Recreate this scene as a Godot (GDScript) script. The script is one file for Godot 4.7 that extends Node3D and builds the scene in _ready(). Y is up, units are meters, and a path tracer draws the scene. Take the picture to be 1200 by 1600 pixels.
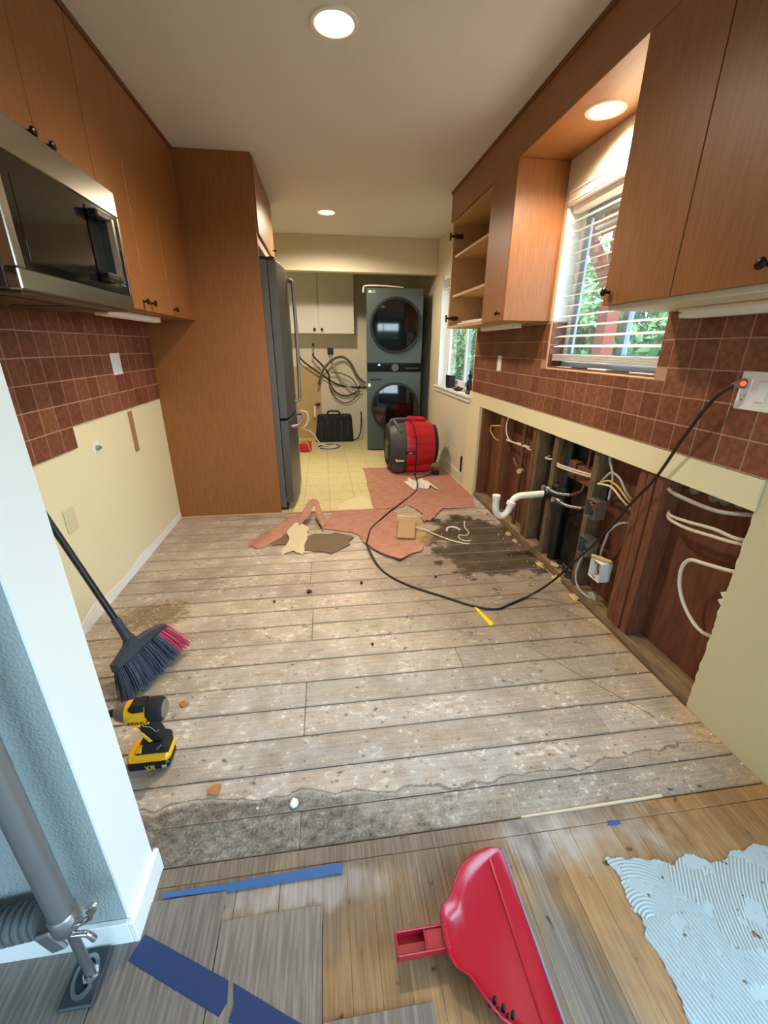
extends Node3D

# ---------------------------------------------------------------- helpers
var S: SurfaceTool
var org := Vector3.ZERO
var grp := 1
var rng := RandomNumberGenerator.new()
var M := {}
const XL := -1.205
const XR := 1.354
const CH := 2.44
const NO_BASIS := Basis(Vector3(1, 0, 0), Vector3(0, 1, 0), Vector3(0, 0, 1))

func begin(o := Vector3.ZERO) -> void:
	S = SurfaceTool.new()
	S.begin(Mesh.PRIMITIVE_TRIANGLES)
	S.set_color(Color.WHITE)
	org = o

func commit() -> ArrayMesh:
	S.generate_normals()
	return S.commit()

func done(called: String, m: Material, parent: Node = null) -> MeshInstance3D:
	return put(called, commit(), m, parent)

func put(called: String, mesh: Mesh, m: Material, parent: Node = null, at := Vector3.ZERO) -> MeshInstance3D:
	var mi := MeshInstance3D.new()
	mi.name = called
	mi.mesh = mesh
	mi.material_override = m
	mi.position = at
	if parent == null: add_child(mi, true)
	else: parent.add_child(mi, true)
	return mi

func tag(o: Node, label: String, category: String, group := "", kind := "") -> Node:
	if label: o.set_meta("label", label)
	if category: o.set_meta("category", category)
	if group: o.set_meta("group", group)
	if kind: o.set_meta("kind", kind)
	return o

func thing(called: String, label: String, category: String, at := Vector3.ZERO, group := "") -> Node3D:
	var o := Node3D.new()
	o.name = called
	o.position = at
	add_child(o, true)
	tag(o, label, category, group)
	org = at
	return o

func struct(o: Node, label: String, category: String) -> Node:
	return tag(o, label, category, "", "structure")

func tri(a: Vector3, b: Vector3, c: Vector3, out: Vector3, g: int) -> void:
	S.set_smooth_group(g)
	if (b - a).cross(c - a).dot(out) > 0.0:
		var t := b
		b = c
		c = t
	S.add_vertex(a - org)
	S.add_vertex(b - org)
	S.add_vertex(c - org)

func quad(a: Vector3, b: Vector3, c: Vector3, d: Vector3, out: Vector3, g := -1) -> void:
	tri(a, b, c, out, g)
	tri(a, c, d, out, g)

# box from corner to corner, optionally chamfered, optionally turned about its centre
func bx(x0: float, x1: float, y0: float, y1: float, z0: float, z1: float, bev := 0.0, turn := NO_BASIS) -> void:
	var c := Vector3((x0 + x1) / 2, (y0 + y1) / 2, (z0 + z1) / 2)
	block(c, Vector3(absf(x1 - x0), absf(y1 - y0), absf(z1 - z0)), bev, turn)

func block(c: Vector3, size: Vector3, bev := 0.0, turn := NO_BASIS) -> void:
	var h := size / 2
	bev = minf(bev, minf(h.x, minf(h.y, h.z)) * 0.9)
	var i := h - Vector3(bev, bev, bev)
	for ax in 3:
		var u := (ax + 1) % 3
		var v := (ax + 2) % 3
		for s in [-1.0, 1.0]:
			var n := Vector3.ZERO
			n[ax] = s
			var q: Array[Vector3] = []
			for k in [[-1, -1], [1, -1], [1, 1], [-1, 1]]:
				var p := Vector3.ZERO
				p[ax] = s * h[ax]
				p[u] = k[0] * i[u]
				p[v] = k[1] * i[v]
				q.append(c + turn * p)
			quad(q[0], q[1], q[2], q[3], turn * n)
	if bev <= 0.0: return
	for ax in 3:
		var u := (ax + 1) % 3
		var v := (ax + 2) % 3
		for su in [-1.0, 1.0]:
			for sv in [-1.0, 1.0]:
				var q: Array[Vector3] = []
				for k in [[-1, 0], [1, 0], [1, 1], [-1, 1]]:
					var p := Vector3.ZERO
					p[ax] = k[0] * i[ax]
					p[u] = su * (h[u] if k[1] == 0 else i[u])
					p[v] = sv * (i[v] if k[1] == 0 else h[v])
					q.append(c + turn * p)
				var n := Vector3.ZERO
				n[u] = su
				n[v] = sv
				quad(q[0], q[1], q[2], q[3], turn * n)
	for sx in [-1.0, 1.0]:
		for sy in [-1.0, 1.0]:
			for sz in [-1.0, 1.0]:
				var s := Vector3(sx, sy, sz)
				tri(c + turn * (s * Vector3(h.x, i.y, i.z)), c + turn * (s * Vector3(i.x, h.y, i.z)), c + turn * (s * Vector3(i.x, i.y, h.z)), turn * s, -1)

func curve(ctrl: Array, per := 6) -> Array[Vector3]:
	var o: Array[Vector3] = []
	for i in ctrl.size() - 1:
		var a: Vector3 = ctrl[maxi(i - 1, 0)]
		var b: Vector3 = ctrl[i]
		var c: Vector3 = ctrl[i + 1]
		var d: Vector3 = ctrl[mini(i + 2, ctrl.size() - 1)]
		for k in per:
			o.append(b.cubic_interpolate(c, a, d, float(k) / per))
	o.append(ctrl[-1])
	return o

# tube along points; r is a number or one radius per point
func tube(pts: Array, r, seg := 8, capped := true) -> void:
	grp += 1
	var g := grp
	var rings: Array = []
	var side := Vector3.ZERO
	for i in pts.size():
		var p: Vector3 = pts[i]
		var t: Vector3 = (pts[mini(i + 1, pts.size() - 1)] - pts[maxi(i - 1, 0)]).normalized()
		if i == 0:
			side = t.cross(Vector3.UP if absf(t.y) < 0.9 else Vector3.RIGHT).normalized()
		else:
			side = (side - t * side.dot(t)).normalized()
		var up := t.cross(side)
		var rr: float = r[i] if r is Array else r
		var ring: Array[Vector3] = []
		for k in seg:
			var a := TAU * k / seg
			ring.append(p + (side * cos(a) + up * sin(a)) * rr)
		rings.append(ring)
	for i in pts.size() - 1:
		for k in seg:
			var l := (k + 1) % seg
			var mid: Vector3 = (rings[i][k] + rings[i + 1][l]) / 2 - (pts[i] + pts[i + 1]) / 2
			quad(rings[i][k], rings[i][l], rings[i + 1][l], rings[i + 1][k], mid, g)
	if capped:
		for e in [0, pts.size() - 1]:
			var t: Vector3 = (pts[0] - pts[1]) if e == 0 else (pts[-1] - pts[-2])
			for k in seg - 2:
				tri(rings[e][0], rings[e][k + 1], rings[e][k + 2], t, -1)

# profile of (radius, height) turned about the local y axis
func lathe(prof: Array, xf: Transform3D, seg := 24) -> void:
	grp += 1
	for i in prof.size() - 1:
		var a: Vector2 = prof[i]
		var b: Vector2 = prof[i + 1]
		if i > 0:
			var d0: Vector2 = (a - prof[i - 1]).normalized()
			if d0.dot((b - a).normalized()) < 0.8: grp += 1
		var n2 := Vector2((b - a).y, -(b - a).x)
		for k in seg:
			var t0 := TAU * k / seg
			var t1 := TAU * ((k + 1) % seg) / seg
			var tm := TAU * (k + 0.5) / seg
			var p0 := xf * Vector3(a.x * cos(t0), a.y, a.x * sin(t0))
			var p1 := xf * Vector3(a.x * cos(t1), a.y, a.x * sin(t1))
			var p2 := xf * Vector3(b.x * cos(t1), b.y, b.x * sin(t1))
			var p3 := xf * Vector3(b.x * cos(t0), b.y, b.x * sin(t0))
			var out := xf.basis * Vector3(n2.x * cos(tm), n2.y, n2.x * sin(tm))
			if a.x > 0.00001: tri(p0, p1, p2 if b.x > 0.00001 else p3, out, grp)
			if b.x > 0.00001: tri(p0, p2, p3, out, grp) if a.x > 0.00001 else tri(p0, p2, p3, out, grp)

func at(p: Vector3, axis := Vector3.UP) -> Transform3D:
	var y := axis.normalized()
	var x := y.cross(Vector3.FORWARD if absf(y.z) < 0.9 else Vector3.UP).normalized()
	return Transform3D(Basis(x, y, x.cross(y)), p)

# outline in local xy, extruded along local z from 0 to depth, edges chamfered by bev
func prism(poly: Array, xf: Transform3D, depth: float, bev := 0.0, smooth := false) -> void:
	var pg := PackedVector2Array()
	for p in poly: pg.append(p)
	if Geometry2D.is_polygon_clockwise(pg): pg.reverse()
	var inner := pg
	if bev > 0.0:
		inner = PackedVector2Array()
		var n := pg.size()
		for i in n:
			var e0 := (pg[i] - pg[(i + n - 1) % n]).normalized()
			var e1 := (pg[(i + 1) % n] - pg[i]).normalized()
			var n0 := Vector2(-e0.y, e0.x)
			var n1 := Vector2(-e1.y, e1.x)
			var m := (n0 + n1)
			var den := 1.0 + n0.dot(n1)
			inner.append(pg[i] + m / maxf(den, 0.4) * bev)
	var idx := Geometry2D.triangulate_polygon(inner)
	var zs := [0.0, depth]
	for e in 2:
		var out := xf.basis.z * (-1.0 if e == 0 else 1.0) * signf(depth)
		for t in range(0, idx.size(), 3):
			var q: Array[Vector3] = []
			for k in 3:
				q.append(xf * Vector3(inner[idx[t + k]].x, inner[idx[t + k]].y, zs[e]))
			tri(q[0], q[1], q[2], out, -1)
	grp += 1
	var d := bev * signf(depth)
	var ring := [[inner, 0.0], [pg, d], [pg, depth - d], [inner, depth]] if bev > 0.0 else [[pg, 0.0], [pg, depth]]
	for j in ring.size() - 1:
		var A: PackedVector2Array = ring[j][0]
		var B: PackedVector2Array = ring[j + 1][0]
		for i in pg.size():
			var l := (i + 1) % pg.size()
			var e := pg[l] - pg[i]
			var lean := 0.0
			if bev > 0.0: lean = [-1.0, 0.0, 1.0][j] * signf(depth)
			var out := xf.basis * Vector3(e.normalized().y, -e.normalized().x, lean)
			quad(xf * Vector3(A[i].x, A[i].y, ring[j][1]), xf * Vector3(A[l].x, A[l].y, ring[j][1]), xf * Vector3(B[l].x, B[l].y, ring[j + 1][1]), xf * Vector3(B[i].x, B[i].y, ring[j + 1][1]), out, grp if smooth else -1)

func v2(l: Array) -> Array:
	var o := []
	for i in range(0, l.size(), 2): o.append(Vector2(l[i], l[i + 1]))
	return o

func v3(l: Array) -> Array:
	var o := []
	for i in range(0, l.size(), 3): o.append(Vector3(l[i], l[i + 1], l[i + 2]))
	return o

# outline given as x, z pairs, lying flat with its underside at y
func flat(l: Array, y: float, thick: float, bev := 0.0) -> void:
	var p := []
	for i in range(0, l.size(), 2): p.append(Vector2(l[i], -l[i + 1]))
	prism(p, Transform3D(Basis(Vector3(1, 0, 0), Vector3(0, 0, -1), Vector3(0, 1, 0)), Vector3(0, y, 0)), thick, bev)

# ---------------------------------------------------------------- materials
func mat(c: Color, rough := 0.6, metal := 0.0) -> StandardMaterial3D:
	var m := StandardMaterial3D.new()
	m.albedo_color = c
	m.roughness = rough
	m.metallic = metal
	return m

func rgb(r: int, g: int, b: int) -> Color:
	return Color(r / 255.0, g / 255.0, b / 255.0)

func noise_tex(seed_: int, freq: float, a: Color, b: Color, oct := 4, size := 256, lo := 0.25, hi := 0.75) -> NoiseTexture2D:
	var f := FastNoiseLite.new()
	f.seed = seed_
	f.frequency = freq
	f.fractal_octaves = oct
	f.noise_type = FastNoiseLite.TYPE_SIMPLEX_SMOOTH
	var t := NoiseTexture2D.new()
	t.width = size
	t.height = size
	t.seamless = true
	t.noise = f
	var g := Gradient.new()
	g.offsets = PackedFloat32Array([lo, hi])
	g.colors = PackedColorArray([a, b])
	t.color_ramp = g
	return t

func bump_tex(seed_: int, freq: float, strength: float, oct := 3, size := 256) -> NoiseTexture2D:
	var f := FastNoiseLite.new()
	f.seed = seed_
	f.frequency = freq
	f.fractal_octaves = oct
	var t := NoiseTexture2D.new()
	t.width = size
	t.height = size
	t.seamless = true
	t.as_normal_map = true
	t.bump_strength = strength
	t.noise = f
	return t

func tp(m: StandardMaterial3D, tex: Texture2D, scale: Vector3, world := true) -> StandardMaterial3D:
	m.albedo_texture = tex
	m.uv1_triplanar = true
	m.uv1_world_triplanar = world
	m.uv1_scale = scale
	m.uv1_triplanar_sharpness = 8.0
	return m

func bump(m: StandardMaterial3D, tex: Texture2D, amount: float, scale := Vector3.ZERO) -> StandardMaterial3D:
	m.normal_enabled = true
	m.normal_texture = tex
	m.normal_scale = amount
	if scale != Vector3.ZERO:
		m.uv1_triplanar = true
		m.uv1_world_triplanar = true
		m.uv1_scale = scale
	return m

func fnoise(seed_: int, freq: float, oct := 3) -> FastNoiseLite:
	var f := FastNoiseLite.new()
	f.seed = seed_
	f.frequency = freq
	f.fractal_octaves = oct
	return f

# worn subfloor boards: grain along x, pale paint and dust flecks, the wet stain by the sink wall
func subfloor_texture() -> ImageTexture:
	var n := 1280
	var data := PackedByteArray()
	data.resize(n * n * 3)
	var fg := fnoise(3, 1.0, 3)
	var fb := fnoise(5, 2.2, 3)
	var fs := fnoise(8, 26.0, 4)
	var fd := fnoise(12, 110.0, 2)
	var ft := fnoise(14, 5.0, 4)
	var k := 0
	for j in n:
		var z := -3.8 + 3.1 * j / n
		for i in n:
			var x := -1.4 + 3.1 * i / n
			var grain := fg.get_noise_2d(x * 3.0, z * 80.0)
			var big := fb.get_noise_2d(x, z)
			var mid := ft.get_noise_2d(x, z)
			var fine := fd.get_noise_2d(x, z)
			var sp := fs.get_noise_2d(x * 0.8, z * 1.3)
			var r := 0.735 + 0.06 * big + 0.085 * grain + 0.07 * fine + 0.07 * mid
			var g := 0.675 + 0.06 * big + 0.085 * grain + 0.07 * fine + 0.07 * mid
			var b := 0.61 + 0.055 * big + 0.08 * grain + 0.07 * fine + 0.075 * mid
			# grey weathering towards the old threshold
			var gw := clampf((z + 2.2) / 1.1, 0.0, 1.0) * 0.45
			var lum := (r + g + b) / 3.0
			r = lerpf(r, lum + 0.015, gw)
			g = lerpf(g, lum + 0.0, gw)
			b = lerpf(b, lum - 0.02, gw)
			# dirt packed along the board edges, rows of nails on the joists
			var be_ := fposmod(z + 0.877, 0.1325)
			var ed := minf(be_, 0.1325 - be_)
			var em := clampf(1.0 - ed / (0.011 + 0.006 * sp), 0.0, 1.0) * (0.22 + 0.25 * mid)
			var jx := absf(fposmod(x + 0.13, 0.406) - 0.006)
			if jx < 0.006:
				var nz := minf(absf(be_ - 0.03), absf(be_ - 0.10))
				if nz * nz + jx * jx < 0.000009: em = 0.45
			r *= 1.0 - em
			g *= 1.0 - em * 1.05
			b *= 1.0 - em * 1.1
			# chalky dust swept over the middle
			var du := clampf(1.0 - ((x - 0.05) * (x - 0.05) / 0.8 + (z + 1.25) * (z + 1.25) / 0.35) + 0.6 * mid + 0.5 * sp, 0.0, 1.0) * 0.35
			r = lerpf(r, 0.86, du)
			g = lerpf(g, 0.845, du)
			b = lerpf(b, 0.83, du)
			# pale flecks
			var w := clampf((sp + 0.45 * mid + 0.2 * fine - 0.40) * 6.0, 0.0, 1.0) * (0.5 + 0.3 * clampf(z + 2.2, 0.0, 1.0))
			r = lerpf(r, 0.93, w)
			g = lerpf(g, 0.915, w)
			b = lerpf(b, 0.88, w)
			# dark scuffs
			var dk := clampf((-sp - 0.50 + 0.35 * mid) * 4.0, 0.0, 1.0) * 0.42
			r *= 1.0 - dk
			g *= 1.0 - dk
			b *= 1.0 - dk
			# wet, rotten boards in front of the sink drain
			var e := (x - 1.07) * (x - 1.07) / 0.19 + (z + 2.60) * (z + 2.60) / 0.33
			var st := clampf((1.0 - e + 0.75 * mid + 0.25 * sp) * 3.0, 0.0, 1.0) * (0.80 + 0.22 * mid)
			var h2 := clampf((1.0 - ((x - 1.05) * (x - 1.05) / 0.75 + (z + 2.2) * (z + 2.2) / 0.9) + 0.6 * mid + 0.2 * grain) * 1.2, 0.0, 1.0) * 0.34
			var ln_t := clampf(((x - 0.78) * 0.41 + (z + 1.68) * 0.62) / 0.5525, 0.0, 1.0)
			var lx := x - 0.78 - 0.41 * ln_t
			var lz := z + 1.68 - 0.62 * ln_t
			if lx * lx + lz * lz < 0.0000085: h2 = maxf(h2, 0.38)
			st = maxf(st, h2)
			r = lerpf(r, 0.225 + 0.05 * fine, st)
			g = lerpf(g, 0.165 + 0.04 * fine, st)
			b = lerpf(b, 0.105 + 0.03 * fine, st)
			# sawdust along the opened wall
			var sw := clampf((x - 1.22 + 0.12 * mid) * 7.0, 0.0, 1.0) * clampf((z + 2.0) * 4.0, 0.0, 1.0) * 0.6
			r = lerpf(r, 0.72, sw)
			g = lerpf(g, 0.60, sw)
			b = lerpf(b, 0.42, sw)
			# torn paper fibres where the hardboard came away
			var pe := (x - 0.60) * (x - 0.60) / 0.030 + (z + 2.95) * (z + 2.95) / 0.14
			var pf := clampf((1.0 - pe + 0.8 * mid) * 3.0, 0.0, 1.0) * 0.6
			r = lerpf(r, 0.74, pf)
			g = lerpf(g, 0.62, pf)
			b = lerpf(b, 0.40, pf)
			# brown crumbs swept up by the broom
			var be := (x + 0.93) * (x + 0.93) / 0.035 + (z + 1.98) * (z + 1.98) / 0.02
			var bf := clampf((1.0 - be + 0.9 * sp + 0.5 * fine) * 2.0, 0.0, 1.0) * 0.65
			r = lerpf(r, 0.50 + 0.3 * fine, bf)
			g = lerpf(g, 0.39 + 0.3 * fine, bf)
			b = lerpf(b, 0.26 + 0.2 * fine, bf)
			# crusty old adhesive on the last boards
			var ln := -0.915 + 0.035 * mid + 0.05 * sin(x * 3.1) * 0.5
			if z > ln:
				var a := clampf((z - ln) * 60.0, 0.0, 1.0) * lerpf(0.18, 0.75, clampf((0.30 - x + 0.5 * mid) * 3.0, 0.0, 1.0))
				r = lerpf(r, 0.40 + 0.20 * sp + 0.16 * fine, a)
				g = lerpf(g, 0.385 + 0.20 * sp + 0.16 * fine, a)
				b = lerpf(b, 0.345 + 0.19 * sp + 0.15 * fine, a)
			elif z > ln - 0.007:
				r *= 0.72
				g *= 0.72
				b *= 0.72
			data[k] = int(clampf(r, 0.0, 1.0) * 255.0)
			data[k + 1] = int(clampf(g, 0.0, 1.0) * 255.0)
			data[k + 2] = int(clampf(b, 0.0, 1.0) * 255.0)
			k += 3
	return ImageTexture.create_from_image(Image.create_from_data(n, n, false, Image.FORMAT_RGB8, data))

# old oak strip floor: grain along z, grey worn patches, pale plaster haze
func oak_texture() -> ImageTexture:
	var w := 1024
	var h := 512
	var data := PackedByteArray()
	data.resize(w * h * 3)
	var fg := fnoise(23, 1.0, 3)
	var fb := fnoise(25, 2.6, 3)
	var fs := fnoise(28, 16.0, 3)
	var k := 0
	for j in h:
		var z := -0.8 + 1.024 * j / h
		for i in w:
			var x := -0.6 + 2.048 * i / w
			var strip := floorf((x + 0.062) / 0.0645)
			var tone := fposmod(sin(strip * 12.9) * 43.7, 1.0) - 0.5
			if strip == 10.0 or strip == 8.0: tone = 0.75
			var grain := fg.get_noise_2d(x * 130.0, z * 4.0)
			var big := fb.get_noise_2d(x * 1.3, z)
			var sp := fs.get_noise_2d(x, z * 0.7)
			var r := 0.62 + 0.09 * tone + 0.09 * grain + 0.04 * sp
			var g := 0.475 + 0.075 * tone + 0.085 * grain + 0.04 * sp
			var b := 0.315 + 0.055 * tone + 0.065 * grain + 0.04 * sp
			# grey worn lanes
			var grey := clampf(1.0 - absf(x - 0.50 - (z + 0.5) * 0.12) * 8.0 + 0.9 * big, 0.0, 0.9)
			grey = maxf(grey, clampf((0.62 - x) * 3.0, 0.0, 1.0) * clampf(1.0 - (z + 0.68) * 6.0 + 0.8 * big, 0.0, 1.0) * 0.8)
			grey = maxf(grey, clampf(1.0 - (z + 0.765) * 14.0, 0.0, 1.0) * clampf((0.95 - x) * 4.0, 0.0, 0.85))
			r = lerpf(r, 0.43 + 0.13 * grain + 0.05 * tone, grey)
			g = lerpf(g, 0.405 + 0.12 * grain + 0.05 * tone, grey)
			b = lerpf(b, 0.385 + 0.11 * grain + 0.05 * tone, grey)
			# pale plaster haze
			var pe := clampf((0.12 - absf(z + 0.70)) * 10.0 + 0.8 * big, 0.0, 1.0) * clampf(1.0 - absf(x - 0.68) * 3.2 + 0.5 * sp, 0.0, 1.0) * 0.9
			var p2 := clampf(0.60 - (pow((x + 0.12) / 0.28, 2.0) + pow((z + 0.665) / 0.05, 2.0)) * 0.5 + 0.35 * sp, 0.0, 0.55)
			pe = maxf(pe, p2)
			r = lerpf(r, 0.74 + 0.06 * grain, pe)
			g = lerpf(g, 0.72 + 0.06 * grain, pe)
			b = lerpf(b, 0.72 + 0.06 * grain, pe)
			# dark nail pits
			var pit := clampf((-sp - 0.60) * 8.0, 0.0, 1.0) * 0.5
			data[k] = int(clampf(r * (1.0 - pit), 0.0, 1.0) * 255.0)
			data[k + 1] = int(clampf(g * (1.0 - pit), 0.0, 1.0) * 255.0)
			data[k + 2] = int(clampf(b * (1.0 - pit), 0.0, 1.0) * 255.0)
			k += 3
	return ImageTexture.create_from_image(Image.create_from_data(w, h, false, Image.FORMAT_RGB8, data))

# sheet vinyl printed with faint squares
func lino_texture() -> ImageTexture:
	var n := 256
	var im := Image.create(n, n, false, Image.FORMAT_RGB8)
	var f := fnoise(31, 0.05, 3)
	for j in n:
		for i in n:
			var v := 0.04 * f.get_noise_2d(i, j)
			var e := mini(mini(i % 64, 63 - i % 64), mini(j % 64, 63 - j % 64))
			var d := 0.06 if e < 2 else (0.02 if e > 18 and e < 20 else 0.0)
			im.set_pixel(i, j, Color(0.88 + v - d, 0.83 + v - d, 0.62 + v - d))
	return ImageTexture.create_from_image(im)

func make_materials() -> void:
	var grain := noise_tex(41, 0.03, rgb(238, 230, 220), rgb(255, 253, 250), 5, 512)
	M.cab = tp(mat(rgb(154, 102, 58), 0.40), grain, Vector3(4.3, 0.35, 4.3))
	M.cab.metallic_specular = 0.45
	M.cab_h = tp(mat(rgb(154, 102, 58), 0.40), grain, Vector3(4.3, 4.3, 0.35))
	M.cab_edge = mat(rgb(118, 68, 38), 0.5)
	M.cab_in = tp(mat(rgb(205, 172, 122), 0.6), grain, Vector3(6, 0.7, 6))
	M.cream = mat(rgb(226, 216, 190), 0.5)
	M.offcab = mat(rgb(218, 212, 198), 0.5)
	M.beige = mat(rgb(214, 206, 170), 0.5)
	M.hose = mat(rgb(92, 88, 78), 0.7)
	M.foam2 = tp(mat(rgb(184, 154, 112), 0.85), grain, Vector3(6, 6, 6))
	M.bark2 = mat(rgb(58, 40, 28), 0.9)
	M.orange = mat(rgb(190, 128, 80), 0.85)
	M.knob = mat(rgb(52, 36, 26), 0.32, 0.7)
	M.hinge = mat(rgb(75, 62, 50), 0.4, 0.7)
	var wall_bump := bump_tex(43, 0.08, 3.0)
	M.yellow = bump(mat(rgb(232, 222, 182), 0.7), wall_bump, 0.25, Vector3(6, 6, 6))
	M.olive = bump(mat(rgb(214, 202, 160), 0.7), wall_bump, 0.35, Vector3(6, 6, 6))
	M.offwhite = bump(mat(rgb(222, 212, 188), 0.75), wall_bump, 0.35, Vector3(6, 6, 6))
	M.ceiling = bump(mat(rgb(230, 228, 224), 0.85), bump_tex(44, 0.12, 4.0), 0.6, Vector3(7, 7, 7))
	M.greywall = bump(mat(rgb(156, 166, 166), 0.6), bump_tex(45, 0.06, 6.0), 0.4, Vector3(7, 7, 7))
	M.white = mat(rgb(238, 240, 238), 0.45)
	M.whitegloss = mat(rgb(240, 238, 232), 0.3)
	M.grout = mat(rgb(180, 142, 116), 0.9)
	M.tiles = []
	for k in 3:
		var c: Color = [rgb(132, 78, 54), rgb(124, 70, 48), rgb(140, 86, 60)][k]
		var t := tp(mat(c, 0.5), noise_tex(50 + k, 0.03, rgb(214, 206, 200), rgb(255, 255, 255), 4, 128), Vector3(7, 7, 7))
		M.tiles.append(t)
	M.plank = tp(mat(Color.WHITE, 0.82), subfloor_texture(), Vector3(1 / 3.1, 1 / 3.1, 1 / 3.1))
	M.plank.uv1_offset = Vector3(1.4 / 3.1, 0, 3.8 / 3.1)
	M.plank.vertex_color_use_as_albedo = true
	bump(M.plank, bump_tex(47, 0.05, 5.0, 4), 0.35)
	M.gap = mat(rgb(42, 32, 24), 0.95)
	M.oak = tp(mat(Color.WHITE, 0.55), oak_texture(), Vector3(1 / 2.048, 1 / 2.048, 1 / 1.024))
	M.oak.uv1_offset = Vector3(0.6 / 2.048, 0, 0.8 / 1.024)
	M.oak.vertex_color_use_as_albedo = true
	M.lvp = []
	for k in 2:
		M.lvp.append(tp(mat(rgb(140, 132, 124) if k == 0 else rgb(130, 124, 119), 0.5), noise_tex(60 + k, 0.02, rgb(206, 198, 192), rgb(255, 253, 251), 5, 256), Vector3(16, 2, 0.9)))
	M.lino = tp(mat(Color.WHITE, 0.4), lino_texture(), Vector3(1.1, 1.1, 1.1))
	M.hardboard = tp(mat(rgb(188, 136, 118), 0.8), noise_tex(63, 0.02, rgb(238, 232, 228), rgb(255, 252, 250), 4, 256), Vector3(2, 2, 2))
	M.backing = mat(rgb(116, 98, 76), 0.9)
	M.stud = tp(mat(rgb(126, 78, 50), 0.8), noise_tex(64, 0.03, rgb(212, 200, 190), rgb(255, 250, 245), 5, 256), Vector3(9, 0.9, 9))
	M.stud_grey = tp(mat(rgb(120, 98, 70), 0.85), noise_tex(65, 0.03, rgb(196, 190, 182), rgb(255, 248, 240), 5, 256), Vector3(9, 0.9, 9))
	M.stud_wet = tp(mat(rgb(66, 54, 40), 0.7), noise_tex(66, 0.03, rgb(110, 100, 90), rgb(255, 248, 240), 5, 256), Vector3(9, 0.9, 9))
	M.sheath = tp(mat(rgb(114, 68, 44), 0.85), noise_tex(67, 0.02, rgb(218, 206, 196), rgb(255, 250, 245), 4, 256), Vector3(5, 0.8, 5))
	M.sheath_wet = tp(mat(rgb(46, 36, 28), 0.75), noise_tex(68, 0.02, rgb(120, 110, 100), rgb(255, 250, 245), 4, 256), Vector3(3, 2, 3))
	M.plate = tp(mat(rgb(150, 126, 98), 0.9), noise_tex(69, 0.03, rgb(214, 206, 198), rgb(255, 248, 240), 5, 256), Vector3(6, 6, 0.9))
	M.steel = mat(rgb(160, 156, 146), 0.26, 1.0)
	bump(M.steel, bump_tex(70, 0.03, 2.0), 0.05, Vector3(2, 60, 2))
	M.darksteel = mat(rgb(100, 96, 92), 0.42, 0.7)
	M.fridgeside = mat(rgb(98, 96, 93), 0.5, 0.1)
	M.handle = mat(rgb(150, 146, 140), 0.42, 0.8)
	M.strip = mat(rgb(158, 124, 84), 0.8)
	M.chrome = mat(rgb(215, 215, 215), 0.15, 1.0)
	M.galv = mat(rgb(170, 172, 172), 0.4, 0.9)
	M.black = mat(rgb(20, 20, 22), 0.4)
	M.blackgloss = mat(rgb(10, 10, 12), 0.06)
	M.blackgloss.metallic_specular = 0.6
	M.darkglass = mat(rgb(30, 27, 24), 0.05)
	M.rubber = mat(rgb(24, 24, 26), 0.75)
	M.green = mat(rgb(68, 82, 78), 0.42, 0.1)
	M.white_pvc = mat(rgb(240, 238, 228), 0.3)
	M.wire = mat(rgb(222, 210, 188), 0.5)
	M.wire_grey = mat(rgb(176, 172, 160), 0.5)
	M.wire_yellow = mat(rgb(215, 180, 90), 0.5)
	M.copper = mat(rgb(112, 74, 52), 0.5, 0.4)
	M.abs = mat(rgb(22, 20, 18), 0.5)
	M.red = mat(rgb(190, 24, 40), 0.35)
	M.redpan = mat(rgb(172, 20, 44), 0.28)
	M.redpan.metallic_specular = 0.6
	M.tape = mat(rgb(44, 98, 158), 0.6)
	M.tape_dark = mat(rgb(10, 48, 98), 0.5)
	M.thinset = mat(rgb(176, 190, 194), 0.85)
	M.yellow_tool = mat(rgb(250, 188, 20), 0.4)
	M.bristle = mat(rgb(64, 76, 98), 0.75)
	M.bristle_red = mat(rgb(196, 74, 104), 0.75)
	M.broom_cap = mat(rgb(46, 54, 64), 0.55)
	M.foam = mat(rgb(196, 172, 118), 0.9)
	M.paper = mat(rgb(236, 230, 220), 0.9)
	M.pvc = mat(rgb(236, 238, 240), 0.35)
	M.frame_grey = mat(rgb(150, 160, 172), 0.4)
	M.slat = mat(rgb(240, 236, 228), 0.5)
	M.slat.backlight = Color(0.25, 0.25, 0.24)
	var g := mat(Color(0.9, 0.96, 0.95, 0.06), 0.0)
	g.transparency = BaseMaterial3D.TRANSPARENCY_ALPHA
	M.glass = g
	var l := mat(rgb(255, 240, 214), 0.5)
	l.emission_enabled = true
	l.emission = rgb(255, 226, 180)
	l.emission_energy_multiplier = 7.0
	M.lamp = l
	var led := mat(rgb(255, 120, 60), 0.4)
	led.emission_enabled = true
	led.emission = rgb(255, 70, 20)
	led.emission_energy_multiplier = 2.0
	M.led = led
	M.leaf = mat(Color.WHITE, 0.6)
	M.leaf.vertex_color_use_as_albedo = true
	M.leaf.backlight = Color(0.22, 0.28, 0.12)
	M.leaf.cull_mode = BaseMaterial3D.CULL_DISABLED
	M.bark = mat(rgb(96, 78, 62), 0.9)
	M.redwood = mat(rgb(176, 74, 58), 0.7)
	M.ground = tp(mat(rgb(96, 116, 66), 0.95), noise_tex(80, 0.05, rgb(150, 150, 120), rgb(255, 255, 240), 4, 128), Vector3(1, 1, 1))
	M.porch = mat(rgb(168, 166, 158), 0.8)

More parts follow.
